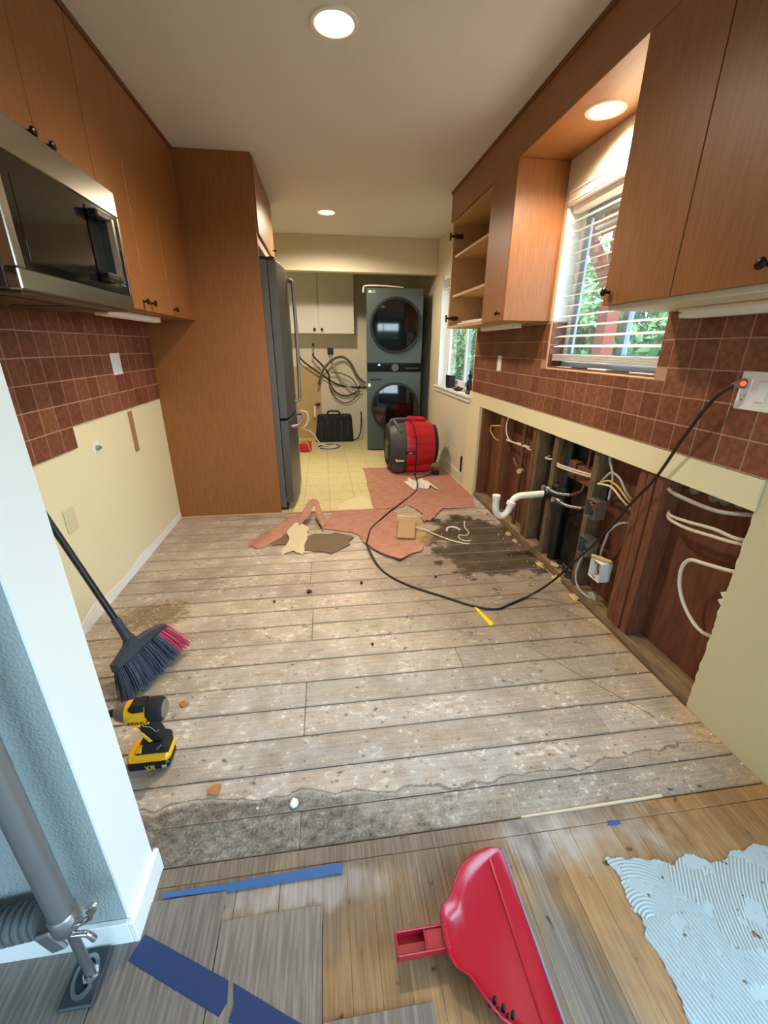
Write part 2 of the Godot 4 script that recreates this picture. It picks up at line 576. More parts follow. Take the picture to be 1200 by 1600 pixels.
# ---------------------------------------------------------------- the place
func _ready() -> void:
	rng.seed = 7
	var cam := Camera3D.new()
	cam.name = "camera"
	var right := Vector3(0.990947, 0.006001, 0.134120).normalized()
	var fwd := Vector3(0.126970, -0.366475, -0.921724).normalized()
	var up := right.cross(fwd).normalized()
	cam.transform = Transform3D(Basis(right, up, -fwd), Vector3(0, 1.3079, 0))
	cam.fov = 101.297
	cam.near = 0.02
	cam.far = 200.0
	cam.current = true
	add_child(cam)
	var env := Environment.new()
	var sky := Sky.new()
	var sm := ProceduralSkyMaterial.new()
	sm.sky_top_color = rgb(168, 204, 232)
	sm.sky_horizon_color = rgb(214, 238, 250)
	sm.ground_bottom_color = rgb(96, 110, 92)
	sm.ground_horizon_color = rgb(150, 165, 150)
	sm.sky_energy_multiplier = 3.0
	sm.ground_energy_multiplier = 1.2
	sky.sky_material = sm
	env.background_mode = Environment.BG_SKY
	env.sky = sky
	env.tonemap_mode = Environment.TONE_MAPPER_LINEAR
	env.tonemap_exposure = 1.1
	env.sdfgi_enabled = true
	env.ssao_enabled = true
	env.ssil_enabled = true
	var we := WorldEnvironment.new()
	we.name = "environment"
	we.environment = env
	add_child(we)
	make_materials()
	room_shell()
	floors()
	tiles()
	opened_wall()
	windows()
	lamps()
	left_cabinets()
	right_cabinets()
	fridge()
	laundry()
	small_fixtures()
	floor_debris()
	cords()
	tools()
	outside()

func room_shell() -> void:
	begin(); bx(-3.05, 1.6, CH, CH + 0.12, -6.75, 3.0)
	struct(done("ceiling", M.ceiling), "flat off-white textured ceiling over kitchen", "ceiling")
	begin(); bx(XL - 0.14, XL, -0.02, CH, -6.62, -0.70)
	var wl := done("wall_left", M.yellow)
	struct(wl, "pale yellow left kitchen wall with tile band", "wall")
	begin()
	bx(XR, XR + 0.14, 0.82, 1.195, -3.64, -1.085)
	bx(XR, XR + 0.14, 2.03, CH, -3.64, -1.085)
	bx(XR, XR + 0.14, 1.195, 2.03, -3.64, -2.565)
	bx(XR, XR + 0.14, 1.195, 2.03, -1.646, -1.085)
	bx(XR, XR + 0.14, -0.02, CH, -3.90, -3.64)
	var wr := done("wall_right", M.yellow)
	struct(wr, "yellow right kitchen wall opened below counter height", "wall")
	begin()
	bx(XR, XR + 0.14, -0.02, CH, -1.085, -0.36)
	bx(XR, XR + 0.14, 2.06, CH, -0.36, 1.75)
	bx(XR, XR + 0.14, -0.02, CH, 1.75, 2.95)
	struct(done("wall_right", M.olive), "painted right wall in front of the opened section", "wall")
	begin()
	bx(XR, XR + 0.14, -0.02, 0.885, -5.15, -3.90)
	bx(XR, XR + 0.14, 2.04, CH, -5.15, -3.90)
	bx(XR, XR + 0.14, -0.02, CH, -6.62, -5.15)
	var wq := done("wall_right", M.offwhite)
	struct(wq, "off-white right wall beside the laundry window", "wall")
	begin(); bx(XL - 0.1, XR + 0.1, -0.02, CH, -6.64, -6.5)
	struct(done("wall_far", M.offwhite), "off-white laundry back wall behind the washer tower", "wall")
	begin(); bx(XL, XR, 2.09, CH, -5.52, -5.40, 0.003)
	struct(done("wall_middle", M.offwhite), "off-white header across the laundry opening", "wall")
	begin(); bx(-3.0, -0.503, -0.02, CH, -0.765, -0.63)
	var wn := done("wall_near", M.greywall)
	struct(wn, "grey textured partition wall end at left front", "wall")
	begin(); bx(-0.503, -0.498, 0.0, CH, -0.7655, -0.6295)
	done("end_face", M.white, wn)
	begin()
	bx(-3.0, -0.4985, 0.0, 0.082, -0.63, -0.617, 0.002)
	bx(-0.498, -0.485, 0.0, 0.082, -0.775, -0.617, 0.002)
	struct(done("baseboard_near", M.white), "white baseboard wrapping the partition wall end", "baseboard")
	begin()
	bx(-3.05, -2.9, -0.02, CH, -0.9, 3.0)
	struct(done("wall_side", M.greywall), "grey dining room side wall", "wall")
	begin()
	bx(-3.0, 1.45, -0.02, 0.8, 2.8, 2.95); bx(-3.0, 1.45, 2.1, CH, 2.8, 2.95)
	bx(-3.0, -2.2, 0.8, 2.1, 2.8, 2.95); bx(0.6, 1.45, 0.8, 2.1, 2.8, 2.95)
	struct(done("wall_back", M.greywall), "grey dining room wall with a wide window", "wall")
	# laundry baseboard on the right wall and painted band at the foot of the left wall
	begin(); bx(XR - 0.013, XR, 0.0, 0.10, -5.42, -3.985, 0.003)
	struct(done("baseboard_right", M.offwhite), "off-white baseboard under the laundry window", "baseboard")
	begin()
	var top := [0.048, 0.052, 0.05, 0.095, 0.054, 0.05, 0.047, 0.053, 0.088, 0.06, 0.05, 0.052, 0.07, 0.055, 0.05, 0.05, 0.058, 0.05]
	var pts := [Vector2(-3.355, 0.0), Vector2(-0.77, 0.0)]
	for i in top.size(): pts.append(Vector2(-0.77 - (3.355 - 0.77) * i / (top.size() - 1.0), top[i]))
	prism(pts, Transform3D(Basis(Vector3(0, 0, 1), Vector3(0, 1, 0), Vector3(-1, 0, 0)), Vector3(XL + 0.004, 0, 0)), 0.004)
	struct(done("baseboard_left", M.white), "ragged white paint band at foot of yellow wall", "baseboard")
	# yellow return strip between the opened wall and the laundry
	begin(); bx(XR - 0.006, XR, 0.0, 0.93, -3.935, -3.64, 0.001)
	done("drywall_strip", M.yellow, wr)
	begin()
	bx(XR - 0.009, XR, 0.823, 0.927, -3.64, -1.085)
	done("drywall_strip", M.yellow, wr)
	begin(); bx(XR - 0.004, XR, 1.452, 2.234, -2.599, -2.566, 0.001); bx(XR - 0.004, XR, 2.031, 2.234, -2.5655, -1.652, 0.001)
	done("plaster", M.offwhite, wr)
	# rough torn edge at the right side of the opening
	begin()
	var ed := [Vector2(-1.07, 0.0), Vector2(-1.07, 0.822)]
	for i in 56:
		var yy := 0.822 - 0.015 * i
		var bite := 0.022 if i > 20 and i < 27 else 0.0
		ed.append(Vector2(-1.084 - bite * rng.randf() - rng.randf_range(0.0, 0.006), maxf(yy, 0.0)))
	prism(ed, Transform3D(Basis(Vector3(0, 0, 1), Vector3(0, 1, 0), Vector3(-1, 0, 0)), Vector3(XR + 0.011, 0, 0)), 0.0105)
	tag(done("torn_drywall_edge", M.cream, wr), "ragged pale drywall edge", "")

func floors() -> void:
	begin(); bx(-3.05, 1.6, -0.25, -0.022, -6.75, 3.0)
	var fl := done("floor", M.gap)
	struct(fl, "bare subfloor boards laid across the kitchen", "floor")
	# boards run across the room
	var z1 := -0.7695
	var k := 0
	while z1 > -3.66:
		var z0 := -0.877 - 0.1325 * k
		var xs: Array = [XL, XR]
		if k == 0: xs = [XL, -0.128, XR]
		elif k in [3, 4]: xs = [XL, -0.13, XR]
		elif k in [8, 7]: xs = [XL, -0.114, XR]
		elif k in [12, 11]: xs = [XL, -0.135, XR]
		elif k in [5, 13]: xs = [XL, 0.55, XR]
		elif k in [2, 10, 16]: xs = [XL, 0.98, XR]
		for i in xs.size() - 1:
			var gl := 0.0014 if i > 0 else 0.0
			var gap := rng.randf_range(0.0022, 0.0048)
			begin()
			var t := rng.randf_range(0.86, 1.06)
			S.set_color(Color(t, t * rng.randf_range(0.975, 1.0), t * rng.randf_range(0.95, 1.0)))
			var ty := -rng.randf_range(0.0, 0.0018)
			bx(xs[i] + gl, xs[i + 1] - gl, -0.020, ty, z0 + gap * 0.5, z1 - gap * 0.5, 0.0022)
			done("board", M.plank, fl)
		z1 = z0
		k += 1
	# knots and dark nail holes would be too small; the trench along the old threshold has a loose lath and crumbs
	# laundry floor
	begin(); bx(XL, 0.372, -0.02, 0.005, -6.5, -3.345); bx(0.372, XR, -0.02, 0.005, -6.5, -4.675); bx(0.372, XR, -0.02, 0.0, -4.675, -3.655)
	struct(done("floor", M.lino), "cream vinyl sheet floor of the laundry", "floor")
	# dining room oak strips and the grey vinyl planks left on them
	begin(); bx(-3.0, XR, -0.02, -0.004, -0.765, 2.8)
	var fd := done("floor", M.gap)
	struct(fd, "old oak strip floor in front of the kitchen", "floor")
	begin(); bx(-0.50, XR, -0.012, 0.006, -0.764, -0.722, 0.0015)
	S.set_color(Color.WHITE)
	done("oak_strip", M.oak, fd)
	var w := 0.0645
	for i in 22:
		var x := -0.062 + w * i
		var x2 := minf(x + w, XR)
		var cuts: Array = [-0.7205, 2.8]
		if i % 3 == 1: cuts = [-0.7205, 0.2, 2.8]
		elif i == 7: cuts = [-0.7205, -0.50, 2.8]
		elif i == 4: cuts = [-0.7205, -0.655, 2.8]
		for c in cuts.size() - 1:
			begin()
			var t := rng.randf_range(0.92, 1.04)
			S.set_color(Color(t, t, t))
			bx(x + 0.0002, x2 - 0.0002, -0.012, 0.006 - rng.randf_range(0.0, 0.0004), cuts[c] + 0.0003, cuts[c + 1] - 0.0003, 0.0005)
			done("oak_strip", M.oak, fd)
	for i in 4:
		begin()
		bx(-0.50 + 0.11 * i, -0.391 + 0.11 * i, -0.012, 0.006, -0.7205, -0.60, 0.001)
		done("oak_strip", M.oak, fd)
	var lv := [[-0.304, -0.063, -0.631], [-0.548, -0.306, -0.692], [-0.792, -0.550, -0.62], [-1.036, -0.794, -0.62], [-0.061, 0.172, -0.432]]
	for i in lv.size():
		begin()
		bx(lv[i][0], lv[i][1], 0.002, 0.0105, lv[i][2], 0.55 + 0.13 * i, 0.0012)
		done("vinyl_plank", M.lvp[i % 2], fd)
	begin(); bx(-3.0, -1.04, -0.004, 0.0105, -0.62, 2.8)
	done("vinyl_plank", M.lvp[0], fd)

func add_tile(mesh: ArrayMesh, side: Node, x: float, y: float, z: float) -> void:
	put("tile", mesh, M.tiles[rng.randi() % 3], side, Vector3(x, y, z))

func tile_mesh(h: float, d: float) -> ArrayMesh:
	begin(); bx(-0.004, 0.004, 0.0, h, 0.0, d, 0.0015)
	return commit()

func tiles() -> void:
	var wl := get_node("wall_left")
	var wr := get_node("wall_right")
	var g := 0.0042
	# left band
	begin(); bx(XL, XL + 0.0088, 0.945, 1.468, -3.358, -0.768); bx(XL, XL + 0.0088, 0.845, 0.945, -2.187, -0.768)
	done("grout", M.grout, wl)
	var p := 0.1071
	var full := tile_mesh(0.1035 - g, p - g)
	for r in 6:
		var y := 0.842 + 0.1035 * r + g / 2
		var z := -2.187
		while z < -0.80:
			if z + p < -0.76: add_tile(full, wl, XL + 0.0065, y, z + g / 2)
			z += p
		if r == 0: continue
		z = -2.187 - p
		while z > -3.36:
			add_tile(full, wl, XL + 0.0065, y, z + g / 2)
			z -= p
		var d := (z + p) - (-3.358)
		if d > 0.012: add_tile(tile_mesh(0.1035 - g, d - g), wl, XL + 0.0065, y, -3.358 + g / 2)
	# right band, cut round the window
	begin()
	bx(XR - 0.0088, XR, 0.93, 1.45, -3.864, -2.567); bx(XR - 0.0088, XR, 0.93, 1.45, -1.644, -0.80)
	bx(XR - 0.0088, XR, 0.93, 1.190, -2.567, -1.644)
	bx(XR + 0.003, XR + 0.09, 1.191, 1.199, -2.565, -1.646)
	bx(XR + 0.003, XR + 0.09, 1.199, 1.45, -2.566, -2.5605)
	done("grout", M.grout, wr)
	var q := 0.1035
	full = tile_mesh(0.1022 - g, q - g)
	for r in 5:
		var y := 0.932 + 0.1022 * r
		var z := -3.861
		while z < -0.84:
			var z2 := z + q
			var h := 0.1022
			var a := z
			var b := z2
			if y + h > 1.20:
				if y < 1.19:
					if z2 > -2.565 and z < -1.646: h = 1.19 - y
				else:
					if z > -2.60 and z2 < -1.62: 
						z = z2
						continue
					if z2 > -2.565 and z < -2.565: b = -2.565
					if z < -1.646 and z2 > -1.646: a = -1.646
			if h == 0.1022 and a == z and b == z2: add_tile(full, wr, XR - 0.0065, y + g / 2, z + g / 2)
			elif h > 0.012 and b - a > 0.012: add_tile(tile_mesh(h - g, b - a - g), wr, XR - 0.0065, y + g / 2, a + g / 2)
			z = z2
	# window reveal: sill tiles and far jamb tiles
	begin(); bx(0.002, 0.088, -0.004, 0.004, 0.0, 0.102 - g, 0.0015)
	var sill := commit()
	for i in 9: add_tile(sill, wr, XR, 1.199, -2.560 + 0.102 * i)
	begin(); bx(0.002, 0.088, 0.0, 0.12 - g, -0.004, 0.004, 0.0015)
	var jamb := commit()
	for i in 2: add_tile(jamb, wr, XR, 1.204 + 0.124 * i, -2.5605)

func stud(zc: float, w: float, m: Material, x0 := 1.366, y1 := 0.8195) -> void:
	begin(); bx(x0, 1.452, 0.042, y1, zc - w / 2, zc + w / 2, 0.003)
	done("stud", m, get_node("wall_right"))

func opened_wall() -> void:
	var wr := get_node("wall_right")
	begin(); bx(1.452, 1.494, -0.02, 0.86, -3.70, -2.62); bx(1.452, 1.494, -0.02, 0.86, -1.95, -1.0)
	done("sheathing", M.sheath, wr)
	begin(); bx(1.452, 1.494, -0.02, 0.86, -2.62, -1.95)
	tag(done("sheathing", M.sheath_wet, wr), "black water-stained sheathing", "")
	begin(); bx(1.362, 1.452, -0.02, 0.040, -3.64, -1.085, 0.003)
	done("sill_plate", M.plate, wr)
	stud(-3.60, 0.04, M.stud)
	stud(-3.16, 0.06, M.stud)
	stud(-2.62, 0.042, M.stud)
	stud(-2.568, 0.042, M.stud_grey)
	stud(-2.34, 0.045, M.stud_grey)
	stud(-1.94, 0.042, M.stud_grey)
	for k in 3: stud(-1.595 + 0.049 * k, 0.0435, M.stud, 1.362 - 0.005 * (k % 2))
	stud(-1.628, 0.012, M.stud_grey, 1.372)
	stud(-1.06, 0.05, M.stud)
	begin(); bx(1.40, 1.452, 0.60, 0.70, -2.31, -2.16, 0.003); bx(1.40, 1.452, 0.60, 0.69, -2.14, -1.965, 0.003)
	done("blocking", M.stud, wr)
	# fibrous insulation showing at the top of the near bay
	begin()
	for i in 26:
		var c := Vector3(rng.randf_range(1.42, 1.45), rng.randf_range(0.775, 0.85), rng.randf_range(-1.40, -1.12))
		lathe([Vector2(0, -0.02), Vector2(0.016, -0.012), Vector2(0.022, 0.0), Vector2(0.014, 0.014), Vector2(0, 0.02)], at(c, Vector3(rng.randf_range(-1, 1), 1, rng.randf_range(-1, 1))), 7)
	tag(done("insulation", mat(rgb(128, 120, 92), 0.95), wr), "", "", "", "stuff")

func sash(st_z0: float, st_z1: float, y0: float, y1: float, x0: float, x1: float, w: float) -> void:
	bx(x0, x1, y0, y0 + w, st_z0, st_z1, 0.003)
	bx(x0, x1, y1 - w, y1, st_z0, st_z1, 0.003)
	bx(x0, x1, y0 + w, y1 - w, st_z0, st_z0 + w, 0.003)
	bx(x0, x1, y0 + w, y1 - w, st_z1 - w, st_z1, 0.003)

func windows() -> void:
	# kitchen window, a two-sash slider deep in its tiled reveal
	begin(); sash(-2.563, -1.648, 1.2, 2.03, 1.444, 1.490, 0.03)
	var w1 := done("window_1", M.pvc)
	struct(w1, "white sliding kitchen window behind open blinds", "window")
	begin(); sash(-2.53, -2.03, 1.232, 1.998, 1.452, 1.470, 0.042)
	done("sash", M.frame_grey, w1)
	begin(); sash(-2.08, -1.68, 1.232, 1.998, 1.472, 1.488, 0.042)
	done("sash", M.frame_grey, w1)
	begin(); bx(1.459, 1.463, 1.27, 1.96, -2.49, -2.07)
	done("pane", M.glass, w1)
	begin(); bx(1.478, 1.482, 1.27, 1.96, -2.04, -1.72)
	done("pane", M.glass, w1)
	begin(); bx(XR, XR + 0.09, 1.452, 2.03, -2.566, -2.560); bx(XR, XR + 0.09, 1.2, 2.03, -1.651, -1.645); bx(XR, XR + 0.09, 2.024, 2.03, -2.565, -1.646)
	done("reveal", M.white, w1)
	# blind
	var bl := thing("window_blind", "white slatted blind hanging open in the tiled kitchen window", "blind", Vector3(1.395, 1.208, -2.105))
	begin(org); bx(1.350, 1.425, 2.020, 2.026, -2.555, -1.655); bx(1.346, 1.354, 2.018, 2.088, -2.562, -1.648, 0.003); bx(1.342, 1.348, 2.07, 2.084, -2.562, -1.648, 0.003); bx(1.343, 1.348, 2.028, 2.04, -2.562, -1.648, 0.002)
	done("valance", M.slat, bl)
	begin(org); bx(1.372, 1.418, 1.985, 2.02, -2.55, -1.66, 0.003)
	done("headrail", M.slat, bl)
	begin(); bx(-0.0230, 0.0230, -0.0014, 0.0014, -0.445, 0.445, 0.001)
	var slat := commit()
	for k in 13:
		var o := put("slat", slat, M.slat, bl, Vector3(0, 1.318 + 0.0525 * k - 1.208, 0))
		o.rotation.z = deg_to_rad(14)
	for k in 8:
		put("slat", slat, M.slat, bl, Vector3(0.001 * (k % 2), 1.238 + 0.0048 * k - 1.208, 0))
	begin(org); bx(1.370, 1.420, 1.212, 1.232, -2.55, -1.66, 0.004)
	done("bottom_rail", M.slat, bl)
	for z in [-2.42, -2.11, -1.79]:
		begin(org); tube([Vector3(1.372, 1.23, z), Vector3(1.372, 2.0, z)], 0.0011, 5); tube([Vector3(1.418, 1.23, z), Vector3(1.418, 2.0, z)], 0.0011, 5)
		done("ladder_cord", M.slat, bl)
	# grimy strips lying on the sill under the blind
	var ls := thing("loose_trim_strips", "loose grimy strips lying on tiled window sill", "trim strips", Vector3(1.37, 1.2035, -2.1))
	for i in 5:
		begin(org)
		var z := -2.46 + 0.16 * i
		bx(1.356 + 0.004 * (i % 2), 1.392, 1.2037, 1.2055 + 0.0025 * (i % 3), z, z + 0.15, 0.001, Basis(Vector3.UP, rng.randf_range(-0.05, 0.05)))
		done("strip", M.white if i % 2 == 0 else M.abs, ls)
	# laundry window
	begin(); sash(-5.148, -3.902, 0.888, 2.038, 1.44, 1.49, 0.035); bx(XR + 0.0, XR + 0.09, 0.888, 2.038, -5.150, -5.143); bx(XR, XR + 0.09, 2.032, 2.04, -5.15, -3.9)
	var w2 := done("window_2", M.pvc)
	struct(w2, "white laundry window right of the washer tower", "window")
	begin(); sash(-5.11, -4.44, 0.923, 2.003, 1.448, 1.466, 0.045)
	done("sash", M.pvc, w2)
	begin(); sash(-4.50, -3.94, 0.923, 2.003, 1.468, 1.486, 0.045)
	done("sash", M.frame_grey, w2)
	begin(); bx(1.455, 1.459, 0.965, 1.96, -5.07, -4.485)
	done("pane", M.glass, w2)
	begin(); bx(1.475, 1.479, 0.965, 1.96, -4.46, -3.985)
	done("pane", M.glass, w2)
	begin(); bx(1.315, 1.444, 0.862, 0.886, -5.22, -3.885, 0.005); bx(1.335, 1.354, 0.82, 0.862, -5.19, -3.9, 0.003)
	done("sill", M.white, w2)
	var b2 := thing("raised_blind", "white blind pulled up at head of the laundry window", "blind", Vector3(1.39, 1.90, -4.52))
	begin(org); bx(1.362, 1.42, 1.99, 2.035, -5.12, -3.92, 0.003)
	done("headrail", M.slat, b2)
	begin(org); bx(1.368, 1.412, 1.895, 1.91, -5.12, -3.92, 0.003)
	done("bottom_rail", M.slat, b2)
	begin(); bx(-0.023, 0.023, -0.0013, 0.0013, -0.6, 0.6, 0.0008)
	var sl := commit()
	for k in 8: put("slat", sl, M.slat, b2, Vector3(0.0, 0.018 + 0.009 * k, 0)).rotation.z = 0.3 * (k % 2)
	# glazed door and window of the room behind the camera, where the daylight comes in
	begin(); sash(-0.355, 1.745, 0.0, 2.055, 1.42, 1.48, 0.06); bx(1.43, 1.47, 0.06, 2.0, 0.66, 0.73)
	var d := done("door_1", M.pvc)
	struct(d, "white glazed patio door of the dining room", "door")
	begin(); bx(1.448, 1.452, 0.06, 1.995, -0.295, 0.66); bx(1.448, 1.452, 0.06, 1.995, 0.73, 1.685)
	done("pane", M.glass, d)
	begin(); bx(-2.2, 0.6, 0.8, 0.85, 2.82, 2.9); bx(-2.2, 0.6, 2.05, 2.1, 2.82, 2.9); bx(-2.2, -2.15, 0.85, 2.05, 2.82, 2.9); bx(0.55, 0.6, 0.85, 2.05, 2.82, 2.9); bx(-0.83, -0.77, 0.85, 2.05, 2.82, 2.9)
	var w3 := done("window_3", M.pvc)
	struct(w3, "white dining room window", "window")
	begin(); bx(-2.15, -0.83, 0.85, 2.05, 2.858, 2.862); bx(-0.77, 0.55, 0.85, 2.05, 2.858, 2.862)
	done("pane", M.glass, w3)

func downlight(p: Vector3, r: float, label: String, energy: float, ring: Material, spread := 76.0) -> void:
	var t := thing("recessed_light", label, "light", p)
	begin(org)
	lathe([Vector2(r, -0.001), Vector2(r + 0.004, -0.006), Vector2(r + 0.018, -0.005), Vector2(r + 0.022, 0.0)], Transform3D(NO_BASIS, p), 32)
	done("trim_ring", ring, t)
	begin(org)
	lathe([Vector2(0.0, -0.004), Vector2(r * 0.7, -0.0035), Vector2(r, -0.002)], Transform3D(NO_BASIS, p), 32)
	done("lens", M.lamp, t)
	var s := SpotLight3D.new()
	s.name = "lamp_light"
	s.light_color = rgb(255, 236, 208)
	s.light_energy = energy
	s.light_size = r
	s.spot_range = 12.0
	s.spot_attenuation = 2.0
	s.spot_angle = spread
	s.spot_angle_attenuation = 1.0 if spread < 80.0 else 0.45
	s.shadow_enabled = true
	s.position = Vector3(0, -0.014, 0)
	s.rotation_degrees = Vector3(-90, 0, 0)
	t.add_child(s)

func lamps() -> void:
	downlight(Vector3(0.095, CH, -2.15), 0.072, "round recessed ceiling light nearest the camera, glowing", 4.2, M.whitegloss, 79.0)
	downlight(Vector3(0.085, CH, -4.57), 0.072, "small round recessed ceiling light near the laundry opening", 3.8, M.whitegloss, 83.0)
	downlight(Vector3(1.215, 2.2348, -2.105), 0.062, "round recessed light in wooden soffit above the window", 1.35, M.whitegloss, 80.0)

# ---------------------------------------------------------------- cabinets
func knob(parent: Node, p: Vector3, axis: Vector3, k := 1.0) -> void:
	begin(org)
	var pr := []
	for v in v2([0.0075, 0, 0.005, 0.004, 0.0045, 0.012, 0.006, 0.016, 0.0125, 0.0195, 0.0145, 0.0245, 0.0125, 0.029, 0.007, 0.032, 0, 0.0325]): pr.append(v * k)
	lathe(pr, at(p, axis), 16)
	done("knob", M.knob, parent)

# a slab door whose face is at x, facing side (+1 or -1)
func slab_door(parent: Node, x: float, side: float, y0: float, y1: float, z0: float, z1: float, kz: float, ky := 0.0, m: Material = null) -> MeshInstance3D:
	begin(org)
	bx(x - side * 0.019, x, y0 + 0.0015, y1 - 0.0015, z0 + 0.0016, z1 - 0.0016, 0.0015)
	var d := done("door", m if m else M.cab, parent)
	if kz != 0.0: knob(d, Vector3(x, ky, kz), Vector3(side, 0, 0))
	return d

func left_cabinets() -> void:
	var gr := "plain wood wall cabinets along the left wall"
	# over the microwave
	var c := thing("wall_cabinet", "orange-brown two-door wall cabinet directly above the microwave", "cabinet", Vector3(-1.03, 1.885, -1.80), gr)
	begin(org); bx(XL + 0.001, -0.890, 1.885, 2.42, -2.178, -1.422, 0.001)
	done("body", M.cab, c)
	slab_door(c, -0.87, 1, 1.887, 2.42, -2.178, -1.80, -1.845, 1.912)
	slab_door(c, -0.87, 1, 1.887, 2.42, -1.80, -1.422, -1.745, 1.912)
	# between the microwave and the tall panel
	c = thing("wall_cabinet", "orange-brown wall cabinet with three dark knobs between microwave and tall panel", "cabinet", Vector3(-1.03, 1.467, -2.77), gr)
	begin(org); bx(XL + 0.001, -0.890, 1.467, 2.42, -3.358, -2.181, 0.001)
	done("body", M.cab, c)
	slab_door(c, -0.87, 1, 1.467, 2.42, -2.497, -2.181, -2.448, 1.508)
	slab_door(c, -0.87, 1, 1.467, 2.42, -2.862, -2.497, -2.546, 1.508)
	slab_door(c, -0.87, 1, 1.467, 2.42, -3.357, -2.862, -2.905, 1.506)
	# nearest
	c = thing("wall_cabinet", "shaded wall cabinet at the left picture edge before the microwave", "cabinet", Vector3(-1.03, 1.46, -1.10), gr)
	begin(org); bx(XL + 0.001, -0.890, 1.46, 2.42, -1.419, -0.77, 0.001)
	done("body", M.cab, c)
	slab_door(c, -0.87, 1, 1.462, 2.42, -1.419, -1.10, -1.385, 1.50)
	slab_door(c, -0.87, 1, 1.462, 2.42, -1.10, -0.772, -0.82, 1.50)
	begin(); bx(-0.90, -0.861, 2.421, 2.4398, -3.358, -0.77, 0.003)
	struct(done("trim_1", M.cab_edge), "dark wooden strip along ceiling above left cabinets", "trim")
	# tall panel beside the fridge
	begin(Vector3(-0.8, 0, -3.37)); bx(XL + 0.001, -0.404, 0.002, CH - 0.001, -3.385, -3.3605, 0.0015)
	var p := done("side_panel", M.cab)
	p.position = Vector3(-0.8, 0, -3.37)
	tag(p, "tall orange-brown wood panel standing floor to ceiling beside the fridge", "panel")
	# over the fridge
	c = thing("wall_cabinet", "orange-brown cabinet over the fridge with one small knob", "cabinet", Vector3(-0.8, 2.005, -3.9))
	begin(org); bx(XL + 0.001, -0.413, 2.012, 2.435, -4.40, -3.3865, 0.001)
	done("body", M.cab, c)
	slab_door(c, -0.393, 1, 2.012, 2.43, -4.40, -3.387, -4.30, 2.075)
	begin(org); bx(-1.1, -0.41, 1.955, 2.011, -4.39, -3.387, 0.001)
	tag(done("bottom_rail", M.cab_in, c), "pale unfinished bottom rail", "")
	microwave()
	strip_light("long white under-cabinet light beneath the left wall cabinet", Vector3(-1.0, 1.4655, -2.62), 0.70, 0.06, -1.0)

func strip_light(label: String, p: Vector3, length: float, w: float, _s: float) -> void:
	var t := thing("under_cabinet_light", label, "light fixture", p, "")
	begin(org); bx(p.x - w / 2, p.x + w / 2, p.y - 0.012, p.y, p.z - length / 2, p.z + length / 2, 0.003)
	done("housing", M.cream, t)
	begin(org)
	prism(v2([-w / 2 + 0.004, 0, w / 2 - 0.004, 0, w / 2 - 0.007, -0.014, w / 2 - 0.018, -0.021, -w / 2 + 0.018, -0.021, -w / 2 + 0.007, -0.014]), Transform3D(NO_BASIS, Vector3(p.x, p.y - 0.012, p.z - length / 2 + 0.02)), length - 0.04)
	done("diffuser", M.whitegloss, t)
	for s in [-1.0, 1.0]:
		begin(org); var z: float = p.z + s * (length / 2 - 0.011)
		bx(p.x - w / 2 + 0.002, p.x + w / 2 - 0.002, p.y - 0.032, p.y - 0.012, z - 0.010, z + 0.010, 0.005)
		done("end_cap", M.cream, t)

func microwave() -> void:
	var t := thing("microwave", "stainless over-range microwave with black glass door and vertical handle", "microwave", Vector3(-1.0, 1.446, -1.80))
	begin(org); bx(XL + 0.008, -0.85, 1.452, 1.883, -2.172, -1.428, 0.003)
	done("body", M.darksteel, t)
	# door frame: top vent strip, bottom strip, side stiles
	begin(org); bx(-0.85, -0.812, 1.79, 1.880, -2.176, -1.424, 0.004)
	done("vent_strip", M.steel, t)
	begin(org)
	bx(-0.85, -0.812, 1.449, 1.505, -2.176, -1.424, 0.004)
	bx(-0.85, -0.812, 1.505, 1.79, -1.462, -1.424, 0.003)
	bx(-0.85, -0.812, 1.505, 1.79, -2.176, -2.16, 0.003)
	var fr := done("door_frame", M.steel, t)
	begin(org); bx(-0.846, -0.8145, 1.506, 1.789, -2.16, -1.463, 0.001)
	done("door_glass", M.blackgloss, fr)
	begin(org); bx(-0.8146, -0.8135, 1.53, 1.735, -1.87, -1.50, 0.0005)
	done("window_mesh", M.darkglass, fr)
	# handle: dark grip with bright edge, held off the door by two ends
	begin(org)
	prism(v2([0, 0, 0.028, 0, 0.042, 0.014, 0.042, 0.030, 0.032, 0.036, 0.0, 0.036]), Transform3D(Basis(Vector3(1, 0, 0), Vector3(0, 0, -1), Vector3(0, 1, 0)), Vector3(-0.812, 1.545, -1.985)), 0.205, 0.002)
	var hd := done("handle", M.steel, t)
	for y in [1.535, 1.735]:
		begin(org); bx(-0.813, -0.775, y, y + 0.026, -2.02, -1.90, 0.006)
		done("handle_end", M.black, hd)
	begin(org); bx(-0.8138, -0.8115, 1.525, 1.770, -2.13, -1.90, 0.0008)
	done("control_panel", M.blackgloss, t)
	for j in 3:
		for i in 3:
			begin(org); bx(-0.8116, -0.8108, 1.535 + 0.012 * j, 1.543 + 0.012 * j, -2.125 + 0.016 * i, -2.113 + 0.016 * i)
			done("key", mat(rgb(70, 96, 128), 0.4), t)
	begin(org); bx(-1.17, -0.83, 1.440, 1.452, -2.15, -1.45, 0.003)
	var un := done("underside", mat(rgb(92, 78, 60), 0.45, 0.4), t)
	for k in 2:
		begin(org); bx(-1.10, -0.90, 1.436, 1.4405, -1.78 - 0.34 * k, -1.49 - 0.34 * k, 0.002)
		done("grease_filter", mat(rgb(80, 66, 50), 0.4, 0.6), un)

